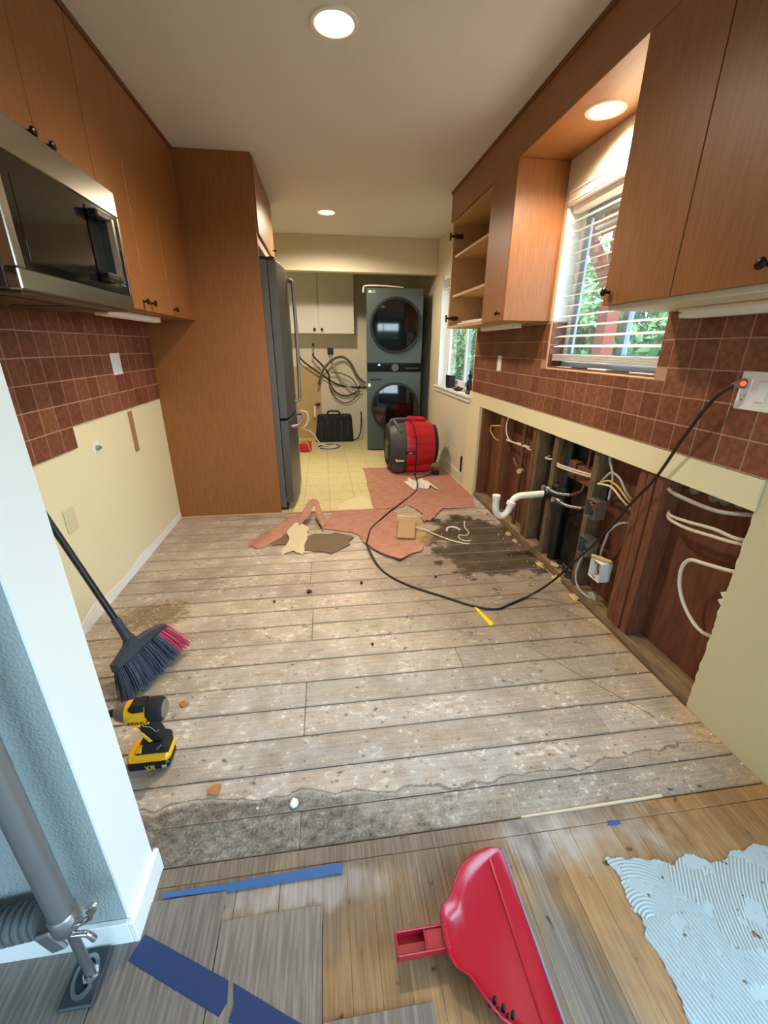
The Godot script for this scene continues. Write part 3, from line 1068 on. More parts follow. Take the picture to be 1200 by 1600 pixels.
func right_cabinets() -> void:
	# soffit band with the dropped board over the window
	begin(); bx(1.064, XR, 2.2348, CH - 0.0005, -3.88, -0.80, 0.002)
	struct(done("trim_2", M.cab_h), "dark wood soffit band above the right cabinets", "trim")
	begin(); bx(1.054, 1.064, 2.424, CH - 0.0005, -3.885, -0.80, 0.002)
	struct(done("trim_3", M.cab_edge), "thin wooden strip where soffit meets ceiling", "trim")
	# open cabinet with one door left, far side of the window
	var c := thing("wall_cabinet", "wall cabinet left of window, left door missing, shelves bare", "cabinet", Vector3(1.2, 1.456, -3.24))
	begin(org); bx(1.06, XR - 0.001, 1.456, 2.233, -2.619, -2.6, 0.001)
	done("end_panel", M.cab, c)
	begin(org)
	bx(1.08, XR - 0.001, 1.456, 1.475, -3.862, -2.62); bx(1.08, XR - 0.001, 2.214, 2.233, -3.862, -2.62)
	bx(XR - 0.008, XR - 0.001, 1.475, 2.214, -3.862, -2.62); bx(1.08, XR - 0.008, 1.475, 2.214, -2.64, -2.62)
	bx(1.08, XR - 0.008, 1.475, 2.214, -3.862, -3.846); bx(1.08, XR - 0.008, 1.475, 2.214, -2.99, -2.972)
	done("carcass", M.cab_in, c)
	begin(org); bx(1.082, XR - 0.001, 1.456, 2.233, -3.881, -3.8625, 0.001)
	done("end_panel", M.cab, c)
	for y in [1.693, 1.983]:
		begin(org); bx(1.10, XR - 0.009, y, y + 0.018, -3.845, -2.991, 0.001)
		done("shelf", M.cab_in, c)
	slab_door(c, 1.06, -1, 1.456, 2.233, -2.972, -2.6195, -2.665, 1.497)
	for y in [1.535, 2.135]:
		begin(org)
		bx(1.10, 1.16, y - 0.016, y + 0.016, -3.845, -3.835, 0.003); bx(1.062, 1.11, y - 0.008, y + 0.008, -3.842, -3.83, 0.002)
		bx(1.052, 1.064, y - 0.028, y + 0.028, -3.862, -3.842, 0.003)
		done("hinge", M.hinge, c)
	begin(Vector3(1.2, 1.475, -3.45)); bx(1.09, 1.33, 1.476, 1.487, -3.62, -3.02, 0.002, Basis(Vector3.RIGHT, 0.0)); bx(1.095, 1.30, 1.487, 1.496, -3.5, -3.06, 0.002, Basis(Vector3.UP, 0.05))
	var b := done("loose_shelf_boards", M.whitegloss)
	b.position = Vector3(1.2, 1.475, -3.45)
	tag(b, "white boards lying on bottom shelf of the open cabinet", "boards")
	# pair of doors on the near side
	c = thing("wall_cabinet", "large brown two-door wall cabinet at upper right, nearest camera", "cabinet", Vector3(1.2, 1.453, -1.3))
	begin(org); bx(1.08, XR - 0.001, 1.470, 2.233, -1.648, -0.965, 0.001)
	done("body", M.cab, c)
	begin(org); bx(1.082, XR - 0.001, 1.440, 1.469, -1.642, -0.968, 0.002)
	tag(done("bottom_rail", M.cream, c), "cream underside rail", "")
	slab_door(c, 1.06, -1, 1.455, 2.233, -1.65, -1.311, -1.618, 1.500)
	slab_door(c, 1.06, -1, 1.455, 2.233, -1.311, -0.97, -1.012, 1.497)
	strip_light("white under-cabinet light below right cabinet nearest camera", Vector3(1.28, 1.439, -1.20), 0.56, 0.075, 1.0)
	strip_light("white under-cabinet light below the open-shelved cabinet", Vector3(1.24, 1.4555, -3.10), 0.62, 0.06, 1.0)

func fridge() -> void:
	var t := thing("refrigerator", "dark stainless bottom-freezer fridge seen edge-on beside the tall panel", "refrigerator", Vector3(-0.75, 0, -3.92))
	begin(org); bx(-1.12, -0.362, 0.03, 1.865, -4.385, -3.415, 0.004)
	done("body", M.fridgeside, t)
	begin(org); bx(-1.10, -0.35, 0.0, 0.055, -4.37, -3.43, 0.003)
	done("kick_plate", M.black, t)
	# bowed doors
	var spans := [[-4.385, -3.903, 0.775, 1.865, "door"], [-3.897, -3.415, 0.775, 1.865, "door"], [-4.385, -3.415, 0.075, 0.760, "freezer_drawer"]]
	for s in spans:
		begin(org)
		var pts := [Vector2(-0.356, s[0]), Vector2(-0.356, s[1])]
		for k in 11:
			var z: float = s[1] + (s[0] - s[1]) * k / 10.0
			var u: float = (z + 3.90) / 0.485
			pts.append(Vector2(-0.300 + 0.035 * (1.0 - u * u), z))
		var pp := []
		for p in pts: pp.append(Vector2(p.x, -p.y))
		prism(pp, Transform3D(Basis(Vector3(1, 0, 0), Vector3(0, 0, -1), Vector3(0, 1, 0)), Vector3(0, s[2], 0)), s[3] - s[2], 0.006)
		done(s[4], M.darksteel, t)
	for z in [-3.862, -3.938]:
		begin(org)
		tube(curve([Vector3(-0.262, 0.86, z), Vector3(-0.228, 0.87, z), Vector3(-0.220, 0.92, z), Vector3(-0.216, 1.30, z), Vector3(-0.220, 1.74, z), Vector3(-0.228, 1.79, z), Vector3(-0.262, 1.80, z)], 5), 0.0125, 12)
		done("handle", M.handle, t)
	begin(org)
	tube(curve([Vector3(-0.29, 0.69, -3.56), Vector3(-0.245, 0.692, -3.57), Vector3(-0.226, 0.694, -3.62), Vector3(-0.210, 0.695, -3.9), Vector3(-0.226, 0.694, -4.18), Vector3(-0.245, 0.692, -4.23), Vector3(-0.29, 0.69, -4.24)], 5), 0.0125, 12)
	done("handle", M.handle, t)
	for z in [-3.465, -4.335]:
		begin(org); bx(-0.42, -0.31, 1.866, 1.885, z - 0.035, z + 0.035, 0.004)
		done("hinge_cover", M.black, t)

# ---------------------------------------------------------------- laundry
func letters(parent: Node, text: String, h: float, xf: Transform3D, m: Material, bold := true, depth := 0.0012, called := "lettering") -> void:
	var tm := TextMesh.new()
	var f := SystemFont.new()
	f.font_names = PackedStringArray(["Droid Sans"])
	f.font_weight = 700 if bold else 400
	tm.font = f
	tm.text = text
	tm.font_size = 32
	tm.pixel_size = h / 24.0
	tm.depth = depth
	var o := put(called, tm, m, parent)
	o.transform = xf

func ring_door(parent: Node, cx: float, cy: float, z: float, r: float) -> void:
	begin(org)
	lathe(v2([r, 0, r, 0.022, r - 0.006, 0.03, r - 0.022, 0.031, r - 0.03, 0.024]), at(Vector3(cx, cy, z), Vector3(0, 0, 1)), 48)
	var d := done("door", M.black, parent)
	begin(org)
	lathe(v2([r - 0.028, 0.022, r * 0.6, 0.030, 0, 0.033]), at(Vector3(cx, cy, z), Vector3(0, 0, 1)), 48)
	done("door_glass", M.blackgloss, d)

func laundry() -> void:
	var t := thing("washer_dryer_tower", "dark green stacked washer dryer tower with two round glass doors", "washer dryer", Vector3(0.872, 0.005, -5.88))
	t.position = Vector3(0.917, 0.005, -5.885)
	t.rotation.y = deg_to_rad(-6.5)
	begin(org); bx(0.53, 1.215, 0.012, 1.955, -6.24, -5.512, 0.006)
	done("body", M.green, t)
	begin(org); bx(0.532, 1.213, 1.115, 1.953, -5.512, -5.5, 0.005)
	done("upper_front", M.green, t)
	begin(org); bx(0.532, 1.213, 0.02, 1.012, -5.512, -5.5, 0.005)
	done("lower_front", M.green, t)
	begin(org); bx(0.534, 1.211, 1.014, 1.113, -5.512, -5.498, 0.003)
	var cp := done("control_panel", M.blackgloss, t)
	begin(org); lathe(v2([0.045, 0, 0.045, 0.014, 0.04, 0.018, 0.026, 0.018, 0.024, 0.012, 0, 0.012]), at(Vector3(0.885, 1.063, -5.498), Vector3(0, 0, 1)), 28)
	done("dial", M.darksteel, cp)
	for i in 5:
		begin(org); bx(1.02 + 0.034 * i, 1.04 + 0.034 * i, 1.055, 1.060, -5.4982, -5.4972)
		done("key", mat(rgb(150, 160, 160), 0.4), cp)
	begin(org); bx(0.67, 0.70, 1.085, 1.105, -5.4982, -5.497)
	done("sticker", M.white, cp)
	ring_door(t, 0.888, 1.545, -5.5, 0.315)
	ring_door(t, 0.892, 0.575, -5.5, 0.310)
	begin(org); bx(0.575, 0.715, 0.912, 0.93, -5.5005, -5.488, 0.004)
	done("dispenser_handle", M.black, t)
	begin(org); lathe(v2([0.016, 0, 0.016, 0.002, 0, 0.002]), at(Vector3(0.573, 1.913, -5.5), Vector3(0, 0, 1)), 20)
	done("emblem", M.white, t)
	letters(t, "LG", 0.030, Transform3D(NO_BASIS, Vector3(0.612, 1.913, -5.499) - org), mat(rgb(205, 212, 210), 0.4))
	begin(org); bx(0.545, 0.578, 0.83, 0.87, -5.5005, -5.4985)
	done("energy_label", M.white, t)
	for x in [0.58, 1.165]:
		for z in [-6.18, -5.57]:
			begin(org); lathe(v2([0.02, 0, 0.02, 0.012, 0, 0.012]), Transform3D(NO_BASIS, Vector3(x, 0.005, z)), 12)
			done("foot", M.rubber, t)
	# pale cable and strip on the tower
	begin(Vector3(0.75, 1.957, -5.55)); tube(curve([Vector3(0.50, 1.90, -5.55), Vector3(0.505, 1.95, -5.56), Vector3(0.54, 1.975, -5.56), Vector3(0.70, 1.978, -5.55), Vector3(0.90, 1.970, -5.56), Vector3(0.98, 1.965, -5.57)], 5), 0.010, 8)
	var pc := done("pale_tube", M.cream)
	pc.position = Vector3(0.75, 1.957, -5.55)
	tag(pc, "pale bent tube lying along top of the washer tower", "tube")
	# white wall cabinet
	t = thing("laundry_cabinet", "plain white two-door wall cabinet on the laundry back wall", "cabinet", Vector3(-0.04, 1.468, -6.33))
	begin(org); bx(-0.50, 0.428, 1.468, 2.36, -6.498, -6.187, 0.001)
	done("body", M.offcab, t)
	for s in [[-0.498, -0.048, -0.10], [-0.037, 0.426, -0.002]]:
		begin(org); bx(s[0], s[1], 1.468, 2.358, -6.186, -6.168, 0.0015)
		var d := done("door", M.offcab, t)
		knob(d, Vector3(s[2], 1.517, -6.168), Vector3(0, 0, 1), 1.3)
	# bare brown patch of wall and the plumbing
	begin(Vector3(-0.3, 0, -6.497)); bx(-0.75, -0.057, 0.0, 1.03, -6.4995, -6.494, 0.001)
	var wp := done("bare_wall_patch", mat(rgb(196, 166, 122), 0.9), get_node("wall_far"))
	wp.position = Vector3(-0.3, 0, -6.497)
	var zb := -6.45
	for k in 2:
		var x: float = [-0.345, -0.138][k]
		var v := thing("supply_valve", ["dark washer valve on laundry wall nearest the fridge", "dark washer valve on laundry wall beneath cabinet middle"][k], "valve", Vector3(x, 1.30, -6.49), "washer supply valves")
		begin(org); lathe(v2([0.022, 0, 0.022, 0.004, 0.011, 0.006, 0.011, 0.05, 0, 0.05]), at(Vector3(x, 1.30, -6.498), Vector3(0, 0, 1)), 14); tube([Vector3(x, 1.305, zb), Vector3(x, 1.215, zb)], 0.013, 10)
		done("valve_body", M.galv, v)
		begin(org); bx(x - 0.012, x + 0.012, 1.305, 1.345, -6.452, -6.435, 0.005)
		done("valve_handle", M.black, v)
	var hz := [
		["black hose curving from the fridge-side valve to the tower", [-0.345, 1.21, -0.326, 1.15, -0.239, 1.07, -0.032, 0.921, 0.109, 0.827, 0.254, 0.767, 0.476, 0.742, 0.60, 0.742]],
		["black hose from the middle valve looping low below", [-0.138, 1.21, -0.137, 1.17, -0.026, 1.059, 0.065, 0.932, 0.072, 0.815, 0.153, 0.684, 0.299, 0.623, 0.45, 0.67, 0.52, 0.78]],
		["thick grey drain hose arching up and over to the tower", [-0.087, 0.793, -0.05, 0.90, -0.005, 1.002, 0.121, 1.127, 0.266, 1.167, 0.385, 1.082, 0.479, 0.908, 0.60, 0.80]]]
	for k in 3:
		var p := []
		var l: Array = hz[k][1]
		for i in range(0, l.size(), 2): p.append(Vector3(l[i], l[i + 1], zb + 0.03 * k + 0.04 * sin(i * 0.4)))
		begin(Vector3(0.1, 0.75, zb)); tube(curve(p, 6), [0.011, 0.011, 0.017][k], 8)
		var h := done("hose", [M.rubber, M.rubber, M.hose][k])
		h.position = Vector3(0.1, 0.75, zb)
		tag(h, hz[k][0], "hose", "")
	begin(Vector3(0.25, 0.9, zb)); tube(curve(v3([0.10, 1.20, -6.46, 0.13, 1.06, -6.43, 0.20, 0.93, -6.42, 0.28, 0.82, -6.42, 0.40, 0.72, -6.42, 0.55, 0.70, -6.43]), 6), 0.014, 8)
	var dk := done("power_cable", M.wire_grey)
	dk.position = Vector3(0.25, 0.9, zb)
	tag(dk, "light grey cable running diagonally down from the wall socket", "cable")
	begin(Vector3(0.25, 0.6, zb)); tube(curve(v3([0.09, 0.96, -6.41, 0.24, 0.945, -6.40, 0.40, 0.87, -6.40, 0.47, 0.76, -6.41, 0.50, 0.70, -6.42, 0.45, 0.60, -6.44, 0.30, 0.52, -6.46, 0.15, 0.60, -6.46, 0.07, 0.75, -6.46]), 6), 0.007, 7)
	var dl := done("cable", M.black)
	dl.position = Vector3(0.25, 0.6, zb)
	tag(dl, "thin black cable coiled under the laundry hoses", "cable")
	begin(Vector3(0.101, 1.235, -6.49)); bx(0.06, 0.145, 1.20, 1.285, -6.4985, -6.475, 0.004); bx(0.075, 0.13, 1.205, 1.25, -6.475, -6.43, 0.006)
	var sk := done("dryer_socket", M.black)
	sk.position = Vector3(0.101, 1.235, -6.49)
	tag(sk, "dark dryer socket with plug on the laundry wall", "socket")
	begin(Vector3(0.42, 0, -6.3)); tube(curve(v3([0.36, 0.03, -6.12, 0.44, 0.03, -6.2, 0.50, 0.10, -6.3, 0.52, 0.25, -6.36, 0.525, 0.40, -6.40]), 6), 0.009, 7)
	var cb := done("cable", M.black)
	cb.position = Vector3(0.42, 0, -6.3)
	tag(cb, "black cable rising from the black case up behind the tower", "cable")
	# standpipe valve with white spout
	var va := thing("standpipe_elbow", "white pipe stub hanging from a dark elbow low on laundry wall", "pipe", Vector3(-0.16, 0.5, -6.46))
	begin(org); tube(curve(v3([-0.09, 0.50, -6.497, -0.12, 0.505, -6.46, -0.15, 0.49, -6.45]), 5), 0.020, 10)
	done("elbow", M.hinge, va)
	begin(org); tube([Vector3(-0.155, 0.485, -6.45), Vector3(-0.165, 0.32, -6.45)], [0.022, 0.018], 12)
	done("stub", M.white_pvc, va)
	# black carry case
	t = thing("tool_case", "black ribbed carry case standing against the laundry wall", "case", Vector3(0.13, 0.005, -6.25))
	begin(org)
	prism(v2([-0.155, 0.005, 0.375, 0.005, 0.385, 0.03, 0.37, 0.36, 0.35, 0.385, -0.10, 0.385, -0.125, 0.36, -0.165, 0.03]), Transform3D(NO_BASIS, Vector3(0, 0, -6.33)), 0.20, 0.015)
	var cs := done("shell", M.rubber, t)
	for k in 5:
		begin(org); bx(-0.09 + 0.095 * k, -0.05 + 0.095 * k, 0.05, 0.33, -6.132, -6.118, 0.005)
		done("rib", M.black, cs)
	for x in [-0.02, 0.23]:
		begin(org); bx(x, x + 0.04, 0.345, 0.392, -6.135, -6.112, 0.004)
		done("latch", M.black, cs)
	begin(org); tube(curve(v3([0.02, 0.38, -6.23, 0.03, 0.42, -6.23, 0.06, 0.435, -6.23, 0.16, 0.435, -6.23, 0.19, 0.42, -6.23, 0.20, 0.38, -6.23]), 5), 0.014, 10)
	done("handle", M.black, t)
	# red box by the fridge
	t = thing("red_case", "small red box on laundry floor beside the fridge", "box", Vector3(-0.285, 0.005, -5.60))
	begin(org); bx(-0.36, -0.21, 0.005, 0.13, -5.68, -5.52, 0.018)
	done("box", M.red, t)
	begin(org); tube(curve(v3([-0.35, 0.125, -5.525, -0.30, 0.145, -5.54, -0.25, 0.12, -5.515, -0.235, 0.05, -5.515, -0.22, 0.01, -5.50]), 5), 0.006, 6)
	done("strap", M.wire_yellow, t)
	begin(Vector3(-0.2, 0.4, -5.7)); tube(curve(v3([-0.33, 0.52, -5.7, -0.25, 0.50, -5.68, -0.235, 0.40, -5.68, -0.29, 0.31, -5.68, -0.31, 0.28, -5.72, -0.2, 0.22, -5.76, -0.10, 0.06, -5.82, 0.02, 0.014, -5.86, 0.12, 0.013, -5.9]), 6), 0.011, 8)
	var wh := done("water_tube", M.wire)
	wh.position = Vector3(-0.2, 0.4, -5.7)
	tag(wh, "cream water tube dropping from behind fridge onto floor", "tube")
	begin(Vector3(0.0, 0.01, -5.8)); tube(curve(v3([-0.10, 0.012, -5.72, 0.02, 0.012, -5.66, 0.14, 0.012, -5.72, 0.17, 0.012, -5.85, 0.08, 0.012, -5.95, -0.04, 0.012, -5.93, -0.12, 0.012, -5.82]), 6), 0.007, 7)
	var bh := done("blue_tube", mat(rgb(40, 84, 170), 0.4))
	bh.position = Vector3(0, 0.01, -5.8)
	tag(bh, "blue tube coiled on laundry floor before black case", "tube")
	blower()
	# things on the laundry window sill
	var sx := 1.385
	t = thing("plant_pot", "dark square pot on laundry window sill", "pot", Vector3(sx, 0.887, -4.72))
	begin(org); prism(v2([-0.05, 0, 0.05, 0, 0.065, 0.12, 0.068, 0.135, -0.068, 0.135, -0.065, 0.12]), Transform3D(Basis(Vector3(0, 0, 1), Vector3(0, 1, 0), Vector3(-1, 0, 0)), Vector3(sx + 0.035, 0.887, -4.72)), 0.075, 0.006)
	done("pot", M.black, t)
	t = thing("sill_figurine", "small dark ornament on sill, nearest the tiled wall", "ornament", Vector3(sx, 0.887, -4.06))
	begin(org); lathe(v2([0.035, 0, 0.04, 0.01, 0.028, 0.03, 0.034, 0.08, 0.028, 0.12, 0.014, 0.14, 0.022, 0.16, 0.02, 0.18, 0.0, 0.19]), Transform3D(NO_BASIS, Vector3(sx, 0.887, -4.06)), 18)
	done("body", M.black, t)
	begin(org); lathe(v2([0.0, 0.0, 0.012, 0.01, 0.008, 0.035, 0, 0.04]), Transform3D(NO_BASIS, Vector3(sx, 1.068, -4.06)), 10)
	done("knob", M.hinge, t)
	t = thing("sill_dish", "low dark dish between pot and ornament on sill", "dish", Vector3(sx - 0.02, 0.887, -4.36))
	begin(org); lathe(v2([0.03, 0, 0.055, 0.02, 0.058, 0.03, 0.052, 0.03, 0.03, 0.012, 0, 0.01]), Transform3D(NO_BASIS, Vector3(sx - 0.02, 0.887, -4.36)), 20)
	done("dish", M.hinge, t)
	begin(org); lathe(v2([0.0, 0.0, 0.02, 0.006, 0.022, 0.024, 0.012, 0.036, 0, 0.038]), Transform3D(NO_BASIS, Vector3(sx - 0.02, 0.898, -4.36)), 14)
	done("contents", M.bark, t)
	# dark slot and plate on the wall under the window
	begin(Vector3(XR - 0.006, 0.15, -4.04)); bx(XR - 0.008, XR - 0.0005, 0.11, 0.275, -4.065, -4.02, 0.003)
	var vs := done("wall_vent", M.black)
	vs.position = Vector3(XR - 0.006, 0.15, -4.04)
	tag(vs, "narrow dark slot in wall above laundry baseboard end", "vent")
	for k in 3:
		begin(Vector3(XR - 0.004, 0.22, -4.50 + 0.13 * k)); bx(XR - 0.005, XR - 0.0005, 0.20, 0.30, -4.54 + 0.13 * k, -4.47 + 0.13 * k, 0.002)
		var op := done("outlet_plate", M.offwhite)
		op.position = Vector3(XR - 0.004, 0.22, -4.50 + 0.13 * k)
		tag(op, ["painted-over blank plate under laundry window, farthest of the three", "painted-over blank plate under laundry window, middle of the three", "painted-over blank plate under laundry window, closest to dark slot"][k], "plate", "painted plates under the laundry window")

func blower() -> void:
	# squat drum-shaped carpet dryer, axis across the room, grey half left and red half right
	var c := Vector3(0.925, 0.285, -4.60)
	var t := thing("air_mover", "red and grey drum-shaped floor blower in front of washer tower", "blower", Vector3(0.925, 0.004, -4.60))
	var ax := Vector3(1, 0, 0)
	begin(org); lathe(v2([0.19, -0.265, 0.232, -0.255, 0.262, -0.20, 0.272, -0.12, 0.274, -0.082]), at(c, ax), 40)
	var gl := mat(rgb(66, 67, 63), 0.5)
	var g := done("grey_shell", gl, t)
	begin(org); lathe(v2([0.278, -0.082, 0.281, -0.07, 0.278, 0.08, 0.262, 0.19, 0.235, 0.235, 0.20, 0.245]), at(c, ax), 40)
	for k in 3: bx(0.86, 1.13, 0.26 + 0.09 * k, 0.266 + 0.09 * k, -4.338, -4.322, 0.002)
	var r := done("red_shell", M.red, t)
	begin(org); lathe(v2([0.20, 0.240, 0.215, 0.245, 0.215, 0.275, 0.195, 0.282, 0.185, 0.262, 0.0, 0.262]), at(c, ax), 36)
	done("intake_ring", M.rubber, r)
	begin(org); lathe(v2([0.0, -0.258, 0.20, -0.262, 0.21, -0.272, 0.215, -0.262]), at(c, ax), 36)
	done("intake_ring", M.rubber, g)
	begin(org); bx(0.70, 0.845, 0.004, 0.15, -4.80, -4.385, 0.03); bx(0.648, 0.70, 0.13, 0.34, -4.70, -4.44, 0.02)
	done("grey_base", gl, t)
	begin(org); bx(0.845, 1.13, 0.006, 0.15, -4.80, -4.40, 0.03)
	done("red_base", M.red, t)
	begin(org); tube(curve(v3([0.70, 0.50, -4.52, 0.69, 0.55, -4.52, 0.72, 0.575, -4.53, 0.82, 0.575, -4.55, 0.90, 0.575, -4.56, 0.92, 0.555, -4.56]), 5), 0.018, 10)
	tube(curve(v3([0.72, 0.57, -4.53, 0.75, 0.52, -4.45, 0.78, 0.46, -4.40]), 5), 0.016, 10)
	done("handle", mat(rgb(92, 92, 88), 0.4), t)
	begin(org); prism(v2([-0.07, 0, 0.13, 0, 0.12, 0.035, -0.05, 0.045]), Transform3D(NO_BASIS, Vector3(0.95, 0.55, -4.68)), 0.14, 0.015)
	done("cord_wrap", M.red, t)
	begin(org); bx(0.82, 0.93, 0.238, 0.268, -4.338, -4.315, 0.006)
	done("switch_panel", M.black, t)
	begin(org); bx(0.855, 0.90, 0.247, 0.258, -4.316, -4.310, 0.003)
	done("switch", M.wire_grey, t)
	begin(org); bx(0.725, 0.815, 0.15, 0.205, -4.368, -4.359, 0.001, Basis(Vector3.RIGHT, -0.45))
	var lb := done("label", M.paper, t)
	begin(org); bx(0.737, 0.803, 0.168, 0.188, -4.3600, -4.3575, 0.0, Basis(Vector3.RIGHT, -0.45))
	done("label_print", mat(rgb(170, 80, 70), 0.7), lb)

# ---------------------------------------------------------------- fittings on and in the walls
func wire(ctrl: Array, r: float, m: Material, called: String, label: String, cat := "cable", group := "") -> MeshInstance3D:
	var p := v3(ctrl)
	var o: Vector3 = p[0]
	begin(o)
	tube(curve(p, 6), r, 7)
	var w := done(called, m)
	w.position = o
	tag(w, label, cat, group)
	return w

func outlet_plate(label: String, p: Vector3, side: float, h: float, w: float, m: Material, called := "outlet_plate") -> Node3D:
	var t := thing(called, label, "plate", p)
	begin(org); bx(p.x, p.x + side * 0.006, p.y - h / 2, p.y + h / 2, p.z - w / 2, p.z + w / 2, 0.0025)
	done("plate", m, t)
	return t

func small_fixtures() -> void:
	var t := outlet_plate("white double switch plate on the left brown tiles", Vector3(XL + 0.0105, 1.205, -2.765), 1, 0.118, 0.115, M.whitegloss)
	for k in 2:
		begin(org); bx(XL + 0.016, XL + 0.022, 1.172, 1.238, -2.802 + 0.046 * k, -2.772 + 0.046 * k, 0.002)
		done("switch", M.white, t)
	outlet_plate("beige blank plate low on the bare yellow wall", Vector3(XL + 0.0005, 0.546, -1.99), 1, 0.112, 0.085, M.beige, "blank_plate")
	begin(Vector3(XL, 0.8, -2.825)); bx(XL + 0.0005, XL + 0.008, 0.678, 0.928, -2.85, -2.80, 0.002, Basis(Vector3.RIGHT, 0.0))
	var sl := done("wood_strip", M.strip)
	sl.position = Vector3(XL, 0.8, -2.825)
	tag(sl, "short brown wood strip stuck upright on yellow wall", "wood strip")
	t = thing("wall_stub", "white patch with a metal stub on the yellow left wall", "wall stub", Vector3(XL, 0.808, -2.363))
	begin(org); bx(XL + 0.0005, XL + 0.003, 0.775, 0.835, -2.395, -2.33, 0.001)
	done("patch", M.white, t)
	begin(org); lathe(v2([0.014, 0, 0.014, 0.012, 0.009, 0.014, 0.009, 0.022, 0, 0.022]), at(Vector3(XL + 0.003, 0.805, -2.36), Vector3(1, 0, 0)), 14)
	done("stub", M.galv, t)
	# right outlet and switch by the cord
	t = outlet_plate("white triple plate with outlet and switches on right tiles", Vector3(XR - 0.011, 1.184, -1.172), -1, 0.118, 0.165, M.whitegloss)
	begin(org); bx(XR - 0.0195, XR - 0.0165, 1.145, 1.223, -1.25, -1.212, 0.002)
	done("outlet", M.white, t)
	for k in 2:
		begin(org); bx(XR - 0.022, XR - 0.0165, 1.152, 1.216, -1.188 + 0.05 * k, -1.155 + 0.05 * k, 0.002)
		done("switch", M.white, t)
	begin(org)
	for s in [-1, 1]: bx(XR - 0.0199, XR - 0.0193, 1.163, 1.173, -1.231 + 0.0065 * s - 0.001, -1.231 + 0.0065 * s + 0.001)
	lathe(v2([0.0028, 0, 0.0028, 0.0008, 0, 0.0008]), at(Vector3(XR - 0.0193, 1.155, -1.231), Vector3(-1, 0, 0)), 10)
	done("slot", M.black, t)
	outlet_plate("narrow white plate on right tiles left of the window", Vector3(XR - 0.011, 1.193, -3.275), -1, 0.112, 0.075, M.whitegloss)
	# drain: black vent stack and tee with white trap
	t = thing("drain_stack", "black drain pipe and tee standing in the opened wall", "pipe", Vector3(1.41, 0.04, -2.26))
	begin(org); tube([Vector3(1.41, 0.041, -2.255), Vector3(1.41, 0.819, -2.255)], 0.030, 16)
	lathe(v2([0.038, 0.37, 0.040, 0.375, 0.040, 0.52, 0.038, 0.525]), Transform3D(NO_BASIS, Vector3(1.41, 0, -2.255)), 18)
	done("stack", M.abs, t)
	begin(org); tube(curve(v3([1.41, 0.44, -2.255, 1.395, 0.445, -2.30, 1.37, 0.445, -2.35, 1.345, 0.446, -2.362]), 5), 0.027, 14)
	tube(curve(v3([1.41, 0.50, -2.255, 1.395, 0.51, -2.31, 1.40, 0.53, -2.38]), 5), 0.027, 14)
	done("tee", M.abs, t)
	t = thing("p_trap", "white plastic trap sticking out of the opened wall", "pipe", Vector3(1.2, 0.43, -2.362))
	begin(org); tube(curve(v3([1.352, 0.446, -2.362, 1.25, 0.441, -2.362, 1.19, 0.437, -2.362, 1.155, 0.42, -2.362, 1.135, 0.385, -2.362]), 6), 0.021, 16)
	done("trap_arm", M.white_pvc, t)
	begin(org); tube(curve(v3([1.138, 0.392, -2.362, 1.125, 0.345, -2.362, 1.10, 0.312, -2.362, 1.068, 0.31, -2.362, 1.045, 0.335, -2.362, 1.036, 0.38, -2.362, 1.035, 0.445, -2.362]), 6), 0.0205, 16)
	done("trap_bend", M.white_pvc, t)
	begin(org); lathe(v2([0.0, -0.012, 0.029, -0.012, 0.030, 0.008, 0.026, 0.012, 0.0, 0.012]), at(Vector3(1.138, 0.390, -2.362), Vector3(0.35, 1, 0)), 18)
	done("slip_nut", M.white_pvc, t)
	begin(org); lathe(v2([0.0205, 0.0, 0.025, 0.0, 0.025, 0.022, 0.019, 0.024, 0.019, 0.005]), Transform3D(NO_BASIS, Vector3(1.035, 0.428, -2.362)), 18)
	done("trap_lip", M.white_pvc, t)
	# supply stops
	for k in 2:
		var y: float = [0.495, 0.462][k]
		var z0: float = [-2.33, -2.20][k]
		var v := thing("shutoff_valve", ["upper chrome shut-off valve beside the black drain", "lower chrome shut-off valve on short pipe below drain tee"][k], "valve", Vector3(1.36, y, z0), "")
		begin(org); tube(curve(v3([1.345, y, z0, 1.352, y, z0 + 0.10, 1.38, y + 0.02, z0 + 0.2]), 5), 0.009, 10)
		lathe(v2([0, -0.02, 0.014, -0.02, 0.016, 0, 0.014, 0.02, 0, 0.02]), at(Vector3(1.345, y, z0 + 0.02), Vector3(0, 0, 1)), 12)
		done("valve_body", M.galv, v)
		begin(org); lathe(v2([0.0, 0.018, 0.006, 0.018, 0.006, 0.03, 0.017, 0.032, 0.017, 0.042, 0.0, 0.044]), at(Vector3(1.345, y, z0 + 0.02), Vector3(-1, 0.3, 0)), 12)
		done("valve_handle", M.galv, v)
		begin(org); tube(curve(v3([1.38, y + 0.02, z0 + 0.2, 1.40, y + 0.06, z0 + 0.26, 1.41, y + 0.12, z0 + 0.27, 1.41, 0.819, z0 + 0.27]), 5), 0.0085, 8)
		done("copper_riser", M.copper, v)
	# old copper line in the far bay
	t = thing("copper_pipe", "old brown vertical pipe in far bay of opened wall", "pipe", Vector3(1.40, 0.04, -2.83))
	begin(org); tube([Vector3(1.40, 0.041, -2.83), Vector3(1.40, 0.819, -2.83)], 0.0145, 12)
	done("pipe", M.copper, t)
	begin(org); lathe(v2([0.020, 0.44, 0.021, 0.45, 0.021, 0.50, 0.020, 0.51]), Transform3D(NO_BASIS, Vector3(1.40, 0, -2.83)), 12); tube(curve(v3([1.40, 0.475, -2.83, 1.40, 0.49, -2.90, 1.40, 0.53, -2.95]), 5), 0.014, 10)
	done("fitting", M.copper, t)
	wire([1.395, 0.475, -2.79, 1.37, 0.476, -2.775, 1.36, 0.477, -2.765], 0.018, M.foam, "foam_plug", "yellow foam blob beside the old brown pipe", "foam")
